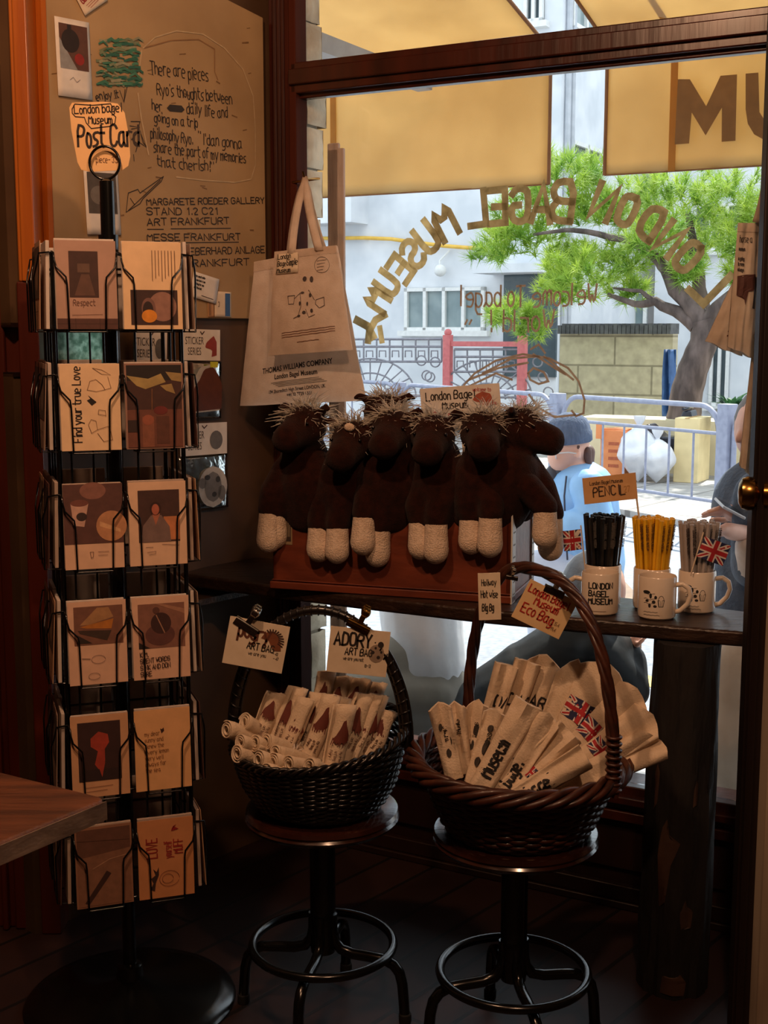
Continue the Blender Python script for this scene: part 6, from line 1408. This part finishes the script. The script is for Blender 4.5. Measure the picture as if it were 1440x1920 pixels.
# ------------------------------------------------------------------ people waiting outside
M_skin = mat('skin', (222, 172, 150), (212, 160, 138), 12, rough=.55)
def caps(f, L, P):
    for a, b, r0, r1 in L: f.cap(P(*a), P(*b), r0, r1, 14)
def hand(f, wrist, dirn, nrm, s=1.0, curl=.5):
    d = Vector(dirn).normalized(); n = Vector(nrm).normalized(); sd = d.cross(n).normalized()
    f.cap(wrist, wrist + d * .05 * s + sd * .012 * s, .024 * s, .022 * s, 10); f.cap(wrist + d * .02, wrist + d * .07 * s - sd * .014 * s, .022 * s, .020 * s, 10)
    for i, (o, L) in enumerate(((.03, .055), (.011, .066), (-.009, .062), (-.028, .048))):
        b = wrist + d * .085 * s + sd * o * s; m = b + (d * (1 - curl * .4) - n * curl * .5).normalized() * L * .55 * s; e = m + (d * (1 - curl) - n * curl).normalized() * L * .5 * s
        f.cap(b, m, .0105 * s, .0095 * s, 8); f.cap(m, e, .0095 * s, .008 * s, 8)
    b = wrist + d * .035 * s + sd * .03 * s; m = b + (d * .5 + sd * .8).normalized() * .04 * s; f.cap(b, m, .012 * s, .011 * s, 8); f.cap(m, m + (d * .9 + sd * .1 - n * .2).normalized() * .03 * s, .011 * s, .009 * s, 8)
# the seated person in the blue jacket, facing left
P1 = lambda x, y, dY=0: atY(x, y, 5.5 + dY)
hx = P1(1062, 846); t = thing('person', 'seated person in light blue jacket and grey beanie with glasses, facing left', 'person', (P1(1100, 1080).x, 5.5, 0))
f = MB(); f.ball(hx + Vector((.012, 0, .03)), (.088, .074, .098), 20); f.ball(hx + Vector((-.024, 0, -.015)), (.060, .058, .078), 16); f.cap(P1(1050, 872), P1(1053, 882), .028, .024, 10)     # skull, face, chin
f.cap(P1(1036, 856), P1(1038, 862), .010, .013, 8); f.cap(P1(1042, 846), P1(1037, 858), .010, .011, 8)                                  # nose
f.cap(P1(1043, 872), P1(1042, 874), .012, .010, 8); f.ball(P1(1085, 853, -.078), (.014, .010, .022), 10); f.cap(P1(1085, 849, -.085), P1(1083, 858, -.085), .008, .006, 8)                                  # lips, ear
f.cap(P1(1080, 870), P1(1088, 905), .050, .054, 14)
f.cap(P1(1090, 905), P1(1100, 1060), .10, .12, 14)
for dy in (-.1, .1): f.cap(P1(1100, 1070, dy), P1(1010, 1062, dy), .075, .058, 12); f.cap(P1(1010, 1062, dy), P1(1018, 1225, dy), .055, .04, 12); f.cap(P1(1018, 1235, dy), P1(985, 1243, dy), .04, .032, 10)
for dy in (-.22, .22): f.cap(P1(1098, 915, dy * .7), P1(1122, 990, dy), .05, .042, 12); f.cap(P1(1122, 990, dy), P1(1050, 982, dy * .9), .040, .03, 12); hand(f, P1(1044, 981, dy * .88), (-1, 0, -.25), (0, 0, 1), .95)
body = f.build('body', M_skin, t, remesh=.008, iters=3, smooth=180)
M_jk = mat('light_blue_nylon', (140, 184, 226), (116, 164, 212), 6, rough=.5, bump=.4, bscale=14)
f = MB(); f.cap(P1(1086, 905), P1(1092, 925), .10, .15, 16); f.cap(P1(1092, 930), P1(1100, 1055), .155, .17, 16); f.cap(P1(1092, 940, .06), P1(1100, 1055, .06), .14, .15, 14); f.cap(P1(1050, 960), P1(1062, 1050), .09, .11, 14)
for dy in (-.19, .19): f.cap(P1(1102, 914, dy * .85), P1(1126, 990, dy * 1.25), .080, .070, 14); f.cap(P1(1126, 992, dy * 1.25), P1(1054, 982, dy * 1.05), .066, .050, 14); f.cap(P1(1082, 986, dy * 1.15), P1(1076, 984, dy * 1.15), .068, .068, 12); f.cap(P1(1058, 983, dy * 1.05), P1(1050, 981, dy * 1.05), .054, .054, 12)
f.cap(P1(1066, 890, -.03), P1(1092, 896, -.07), .03, .04, 10); f.cap(P1(1062, 892, .05), P1(1098, 886, .05), .03, .045, 10); f.cap(P1(1098, 886, .05), P1(1106, 890, -.03), .045, .04, 10)
jk = f.build('jacket', M_jk, t, remesh=.010, iters=3, smooth=180)
f = MB(); f.tube([P1(1062, 893, -.10), P1(1058, 930, -.15), P1(1060, 990, -.19), P1(1064, 1050, -.19)], .004, 6); f.build('zip', mat('dark_zip', (50, 54, 70)), jk)
f = MB(); f.cap(P1(1040, 890, .02), P1(1034, 925, .02), .045, .035, 12); f.cap(P1(1042, 880, .02), P1(1050, 884, .0), .03, .03, 10); f.build('dark_collar_lining', mat('dark_lining', (56, 56, 66), None, 10), jk, smooth=80)
f = MB(); c = hx + Vector((.014, 0, .035)); f.lathe([(.090, .0), (.098, .006), (.099, .045), (.094, .052), (.092, .07), (.080, .100), (.052, .122), (.02, .132), (.002, .133)], 36, T(c) @ RY(-6)); f.build('beanie', mat('grey_blue_knit', (88, 100, 124), (74, 86, 108), 60, (1, 1, .2), .95, .6, 120), t, smooth=80)
f = MB(); f.cap(P1(1101, 846, -.04), P1(1104, 868, -.035), .021, .016, 12); f.cap(P1(1101, 848, .03), P1(1104, 876, .02), .036, .022, 12); f.cap(P1(1050, 840, -.058), P1(1040, 842, -.045), .0045, .003, 8); f.cap(P1(1051, 850, -.056), P1(1046, 851, -.05), .005, .004, 8); f.cap(P1(1084, 838, -.066), P1(1082, 846, -.07), .010, .004, 8); f.build('hair', mat('brown_hair', (96, 62, 50), (76, 48, 40), 30, (1, 1, .3)), t, remesh=.006, iters=3, smooth=180)
f = MB()
for dy in (-.045, .03): f.tube([P1(1044, 851, dy) + Vector((.004 * math.cos(a) * 2, .022 * math.cos(a), .020 * math.sin(a))) for a in [2 * math.pi * k / 20 for k in range(20)]], .0028, 6, closed=True)
f.tube([P1(1044, 850, -.066), P1(1066, 848, -.082), P1(1087, 851, -.078)], .003, 6); f.tube([P1(1043, 850, -.023), P1(1041, 850, .008)], .003, 6); f.build('glasses', mat('clear_pale_plastic', (214, 210, 206), (200, 196, 190), 10, rough=.2), t)
f = MB()
for dy in (-.1, .1): f.cap(P1(1100, 1070, dy), P1(1008, 1062, dy), .09, .074, 14); f.cap(P1(1008, 1062, dy), P1(1016, 1200, dy), .072, .06, 14)
f.build('trousers', mat('pale_grey_blue_cotton', (206, 212, 226), (190, 198, 214), 8, bump=.3), t, remesh=.011, iters=5, smooth=180)
f = MB()
for dy in (-.1, .1): f.cap(P1(1022, 1232, dy), P1(982, 1242, dy), .05, .042, 12)
f.build('shoes', mat('white_trainer', (220, 220, 222), (206, 206, 208), 10), t, remesh=.008, iters=3, smooth=180)
b0 = P1(1105, 1100); t = thing('bench', 'low wooden bench outside under the person in the blue jacket', 'bench', (b0.x, 5.55, 0)); zb = b0.z - .02; M_ben = mat('bench_wood', (140, 110, 84), (116, 90, 68), 8, (.5, 5, 5))
f = MB(); f.span((b0.x - .14, 5.2, zb - .04), (b0.x + .2, 5.9, zb)); f.build('seat', M_ben, t, bevel=.006)
for x in (-.11, .16):
    for y in (5.25, 5.83): f = MB(); f.span((b0.x + x - .02, y - .02, 0), (b0.x + x + .02, y + .02, zb - .04)); f.build('leg', M_ben, t)

# person in pale trousers sitting close to the glass, behind the crate
YB = 3.98; P2 = lambda x, y, dY=0: atY(x, y, YB + dY)
t = thing('person', 'person in loose pale grey trousers sitting outside below the crate', 'person', (P2(790, 1290).x, YB, 0))
f = MB(); f.cap(P2(800, 1290), P2(775, 1020, .08), .11, .12, 16); f.cap(P2(745, 985, .1), P2(808, 985, .05), .06, .06, 12); f.cap(P2(776, 985, .08), P2(776, 930, .08), .05, .05, 12); f.ball(P2(774, 872, .08), (.075, .088, .105), 18); f.cap(P2(768, 880, -.0), P2(766, 886, -.015), .014, .012, 8)
for s in (-1, 1): f.cap(P2(776 + s * 40, 985, .08), P2(776 + s * 46, 1070, .05), .045, .04, 12); f.cap(P2(776 + s * 46, 1070, .05), P2(770 + s * 20, 1020, -.09), .038, .03, 12); hand(f, P2(770 + s * 20, 1020, -.09), (-s * .5, -.2, .8), (0, -1, .2), .95)
for dy in (-.06, .12): f.cap(P2(805, 1310, dy), P2(660, 1300, dy), .075, .06, 12); f.cap(P2(660, 1300, dy), P2(670, 1560, dy), .055, .04, 12); f.cap(P2(670, 1580, dy), P2(630, 1590, dy), .04, .03, 10)
f.build('body', M_skin, t, remesh=.009, iters=3, smooth=180)
f = MB(); f.cap(P2(800, 1255), P2(775, 1010, .08), .13, .14, 16); f.cap(P2(742, 990, .1), P2(812, 990, .05), .075, .075, 12)
for s in (-1, 1): f.cap(P2(776 + s * 42, 990, .08), P2(776 + s * 48, 1070, .05), .062, .055, 12)
f.build('shirt', mat('white_shirt', (222, 222, 224), (208, 208, 210), 8, bump=.3), t, remesh=.011, iters=5, smooth=180)
f = MB(); f.cap(P2(800, 1248), P2(812, 1320), .125, .125, 18); f.cap(P2(760, 1230), P2(790, 1330), .11, .12, 16)
for dy in (-.05, .12): f.cap(P2(800, 1300, dy), P2(655, 1300, dy), .105, .085, 16); f.cap(P2(655, 1300, dy), P2(668, 1520, dy), .082, .068, 14)
f.build('trousers', mat('pale_grey_trousers', (150, 143, 131), (136, 129, 118), 5, rough=.8, bump=.5, bscale=9), t, remesh=.011, iters=6, smooth=180)
f = MB(); f.ball(P2(776, 862, .1), (.084, .092, .10), 18); f.cap(P2(782, 880, .15), P2(784, 905, .14), .06, .05, 12); f.build('hair', mat('black_hair', (34, 28, 26), (26, 22, 20), 30), t, smooth=80)

# person in black crouching beside the glass
YC = 3.72; P3 = lambda x, y, dY=0: atY(x, y, YC + dY)
t = thing('person', 'person in a black padded jacket and grey hood bent low outside under the counter', 'person', (P3(1000, 1400).x, YC, 0))
f = MB(); f.cap(P3(960, 1370), P3(1110, 1230), .12, .12, 16); f.cap(P3(1110, 1230), P3(1120, 1150), .06, .05, 12); f.ball(P3(1122, 1104), (.082, .088, .10), 18); f.cap(P3(1150, 1115, -.04), P3(1158, 1122, -.05), .014, .012, 8)
f.cap(P3(1120, 1220, -.1), P3(1175, 1290, -.12), .045, .04, 12); f.cap(P3(1175, 1290, -.12), P3(1180, 1220, -.02), .036, .028, 12); hand(f, P3(1180, 1220, -.02), (.35, -.1, .8), (-1, 0, .3), .9)
f.cap(P3(1120, 1220, .12), P3(1180, 1290, .1), .045, .04, 12); f.cap(P3(1180, 1290, .1), P3(1196, 1240, .06), .036, .028, 12)
for dy in (-.1, .12): f.cap(P3(960, 1390, dy), P3(1120, 1330, dy), .08, .065, 14); f.cap(P3(1120, 1330, dy), P3(1080, 1560, dy), .06, .045, 12); f.cap(P3(1080, 1570, dy), P3(1130, 1575, dy), .04, .034, 10)
f.build('body', M_skin, t, remesh=.009, iters=3, smooth=180)
f = MB(); f.cap(P3(950, 1340), P3(1080, 1250), .165, .16, 18); f.cap(P3(1080, 1250), P3(1130, 1240), .15, .12, 16); f.cap(P3(1000, 1290), P3(1120, 1230, -.06), .15, .10, 14)
for dy in (-.11, .13): f.cap(P3(1120, 1232, dy), P3(1178, 1292, dy), .075, .065, 14); f.cap(P3(1178, 1292, dy), P3(1184, 1240, dy * .4), .062, .048, 14)
jk = f.build('jacket', mat('black_padded_nylon', (15, 17, 18), (10, 12, 13), 5, rough=.6, bump=.6, bscale=10, spec=.25), t, remesh=.012, iters=5, smooth=180)
f = MB(); f.ball(P3(1112, 1100, .02), (.096, .10, .112), 20); f.cap(P3(1100, 1120, .03), P3(1096, 1190, .02), .09, .10, 14); f.build('hood', mat('grey_fleece_hood', (128, 134, 142), (108, 114, 122), 20, bump=.3), jk, smooth=80)
f = MB()
for dy in (-.1, .12): f.cap(P3(955, 1390, dy), P3(1125, 1335, dy), .10, .085, 14); f.cap(P3(1125, 1335, dy), P3(1085, 1530, dy), .08, .06, 12)
f.build('trousers', mat('black_trousers', (34, 36, 40), (26, 28, 32), 6, bump=.3), t, remesh=.011, iters=5, smooth=180)
f = MB()
for dy in (-.1, .12): f.cap(P3(1078, 1566, dy), P3(1136, 1574, dy), .05, .042, 12)
f.build('shoes', mat('black_trainer', (30, 30, 32), (22, 22, 24), 10), t, remesh=.008, iters=3, smooth=180)
p = wv(1196, 1450, -.22); t = thing('shoe', 'white trainer resting on the ground right beside the window sill', 'shoe', (p.x, p.y, 0))
f = MB(); z0 = p.z; f.cap((p.x - .05, p.y, z0 - .01), (p.x + .07, p.y + .02, z0 - .03), .042, .034, 14); f.cap((p.x - .05, p.y, z0 + .03), (p.x - .05, p.y, z0), .036, .042, 12); f.build('upper', mat('white_trainer', (220, 220, 222)), t, remesh=.006, iters=4, smooth=180)
f = MB(); f.prism([(p.x + x, p.y + y) for x, y in ((-.10, -.035), (.02, -.04), (.10, -.012), (.115, .02), (.08, .055), (-.06, .04), (-.10, .02))], .02, z0=z0 - .075); f.build('sole', M_white, t, bevel=.004)

# person at the right with a phone
YD = 3.72; P4 = lambda x, y, dY=0: atY(x, y, YD + dY)
t = thing('person', 'person in dark denim jacket holding a phone outside, cut off by the door edge', 'person', (P4(1440, 1300).x, YD, 0))
f = MB(); f.cap(P4(1440, 1200), P4(1436, 930), .11, .12, 16); f.cap(P4(1436, 920), P4(1432, 860), .052, .05, 12); f.ball(P4(1428, 805), (.078, .09, .105), 18); f.cap(P4(1388, 815, -.03), P4(1384, 824, -.035), .013, .012, 8)
f.cap(P4(1430, 925, -.12), P4(1412, 1060, -.16), .046, .04, 12); f.cap(P4(1416, 1060, -.16), P4(1410, 1006, -.19), .036, .03, 12); hand(f, P4(1408, 1002, -.19), (-1, -.15, .18), (.1, .25, 1), 1.1, .3)
f.cap(P4(1442, 925, .14), P4(1430, 1060, .1), .046, .04, 12); f.cap(P4(1430, 1060, .1), P4(1400, 1000, -.05), .036, .03, 12); hand(f, P4(1404, 972, -.10), (-.95, -.2, .3), (.2, .5, .8), .95, .4)
for dy in (-.1, .1): f.cap(P4(1440, 1220, dy), P4(1430, 1450, dy), .085, .06, 12); f.cap(P4(1430, 1450, dy), P4(1432, 1690, dy), .055, .042, 12); f.cap(P4(1430, 1700, dy), P4(1395, 1706, dy), .04, .032, 10)
f.build('body', M_skin, t, remesh=.0065, iters=2, smooth=180)
f = MB(); f.cap(P4(1432, 1190), P4(1430, 950), .145, .15, 16)
for dy, x in ((-.14, 1424), (.15, 1440)): f.cap(P4(x, 930, dy), P4(x - 12, 1062, dy * 1.05), .075, .064, 14)
f.cap(P4(1418, 1066, -.16), P4(1414, 1050, -.17), .062, .054, 12); jk = f.build('jacket', mat('dark_denim', (78, 88, 104), (62, 72, 88), 14, rough=.8, bump=.4, bscale=60), t, remesh=.011, iters=5, smooth=180)
f = MB(); f.cap(P4(1416, 1062, -.165), P4(1408, 1024, -.185), .056, .044, 12); f.build('cuff', mat('beige_knit', (206, 184, 166), (192, 170, 152), 40), jk)
f = MB(); f.cap(P4(1420, 1230), P4(1424, 1440), .15, .17, 16); f.cap(P4(1408, 1250, -.08), P4(1406, 1450, -.08), .11, .12, 14); f.build('long_skirt', mat('beige_wool', (184, 162, 140), (168, 146, 124), 8, rough=.9, bump=.4), t, remesh=.012, iters=5, smooth=180)
f = MB(); f.ball(P4(1434, 795, .02), (.088, .098, .108), 18); f.cap(P4(1440, 800, .04), P4(1442, 900, .04), .085, .06, 14); f.build('hair', mat('grey_brown_hair', (120, 112, 108), (96, 90, 88), 30, (1, 1, .3)), t, smooth=80)
a = P4(1368, 953, -.2); Mp = frame(a, (.88, -.05, -.46), (.05, 1, .06)); t = thing('phone', 'thin silver phone in the hand of the person at the right', 'phone', a)
f = MB(); f.span((-.035, -.07, -.004), (.035, .07, .004), Mp); f.build('case', mat('silver_case', (190, 190, 194), (176, 176, 180), 10, rough=.3), t, bevel=.003); f = MB(); f.span((-.032, -.066, .0041), (.032, .066, .0046), Mp); f.build('screen', mat('dark_screen', (40, 44, 50), (30, 34, 40), 5, rough=.1), t)

# repeats share a group
GROUPS = {'postcard': 'postcards in the wire rack', 'plush_horse': 'plush horses on the crate', 'mug': 'cream mugs on the counter', 'sticker_pack': 'sticker packs on the wall', 'bar_stool': 'round stools under the baskets', 'wicker_basket': 'wicker baskets on the stools', 'tote_bag': 'tote bags hung by the window', 'street_barrier': 'barrier sections along the street', 'instant_photo': 'instant photos on the notice board', 'paper_slip': 'paper slips on the notice board', 'price_card': 'price cards clipped to basket handles', 'bulldog_clip': 'clips on the basket handles', 'hand_flag': 'small flags in the mugs', 'person': 'people waiting outside', 'rubbish_bag': 'rubbish bags by the ledge', 'cardboard_box': 'cartons by the ledge', 'awning': 'awnings over the window'}
for o in S.objects:
    k = o.name.split('.')[0]
    if o.parent is None and k in GROUPS and not o.get('group'): o['group'] = GROUPS[k]
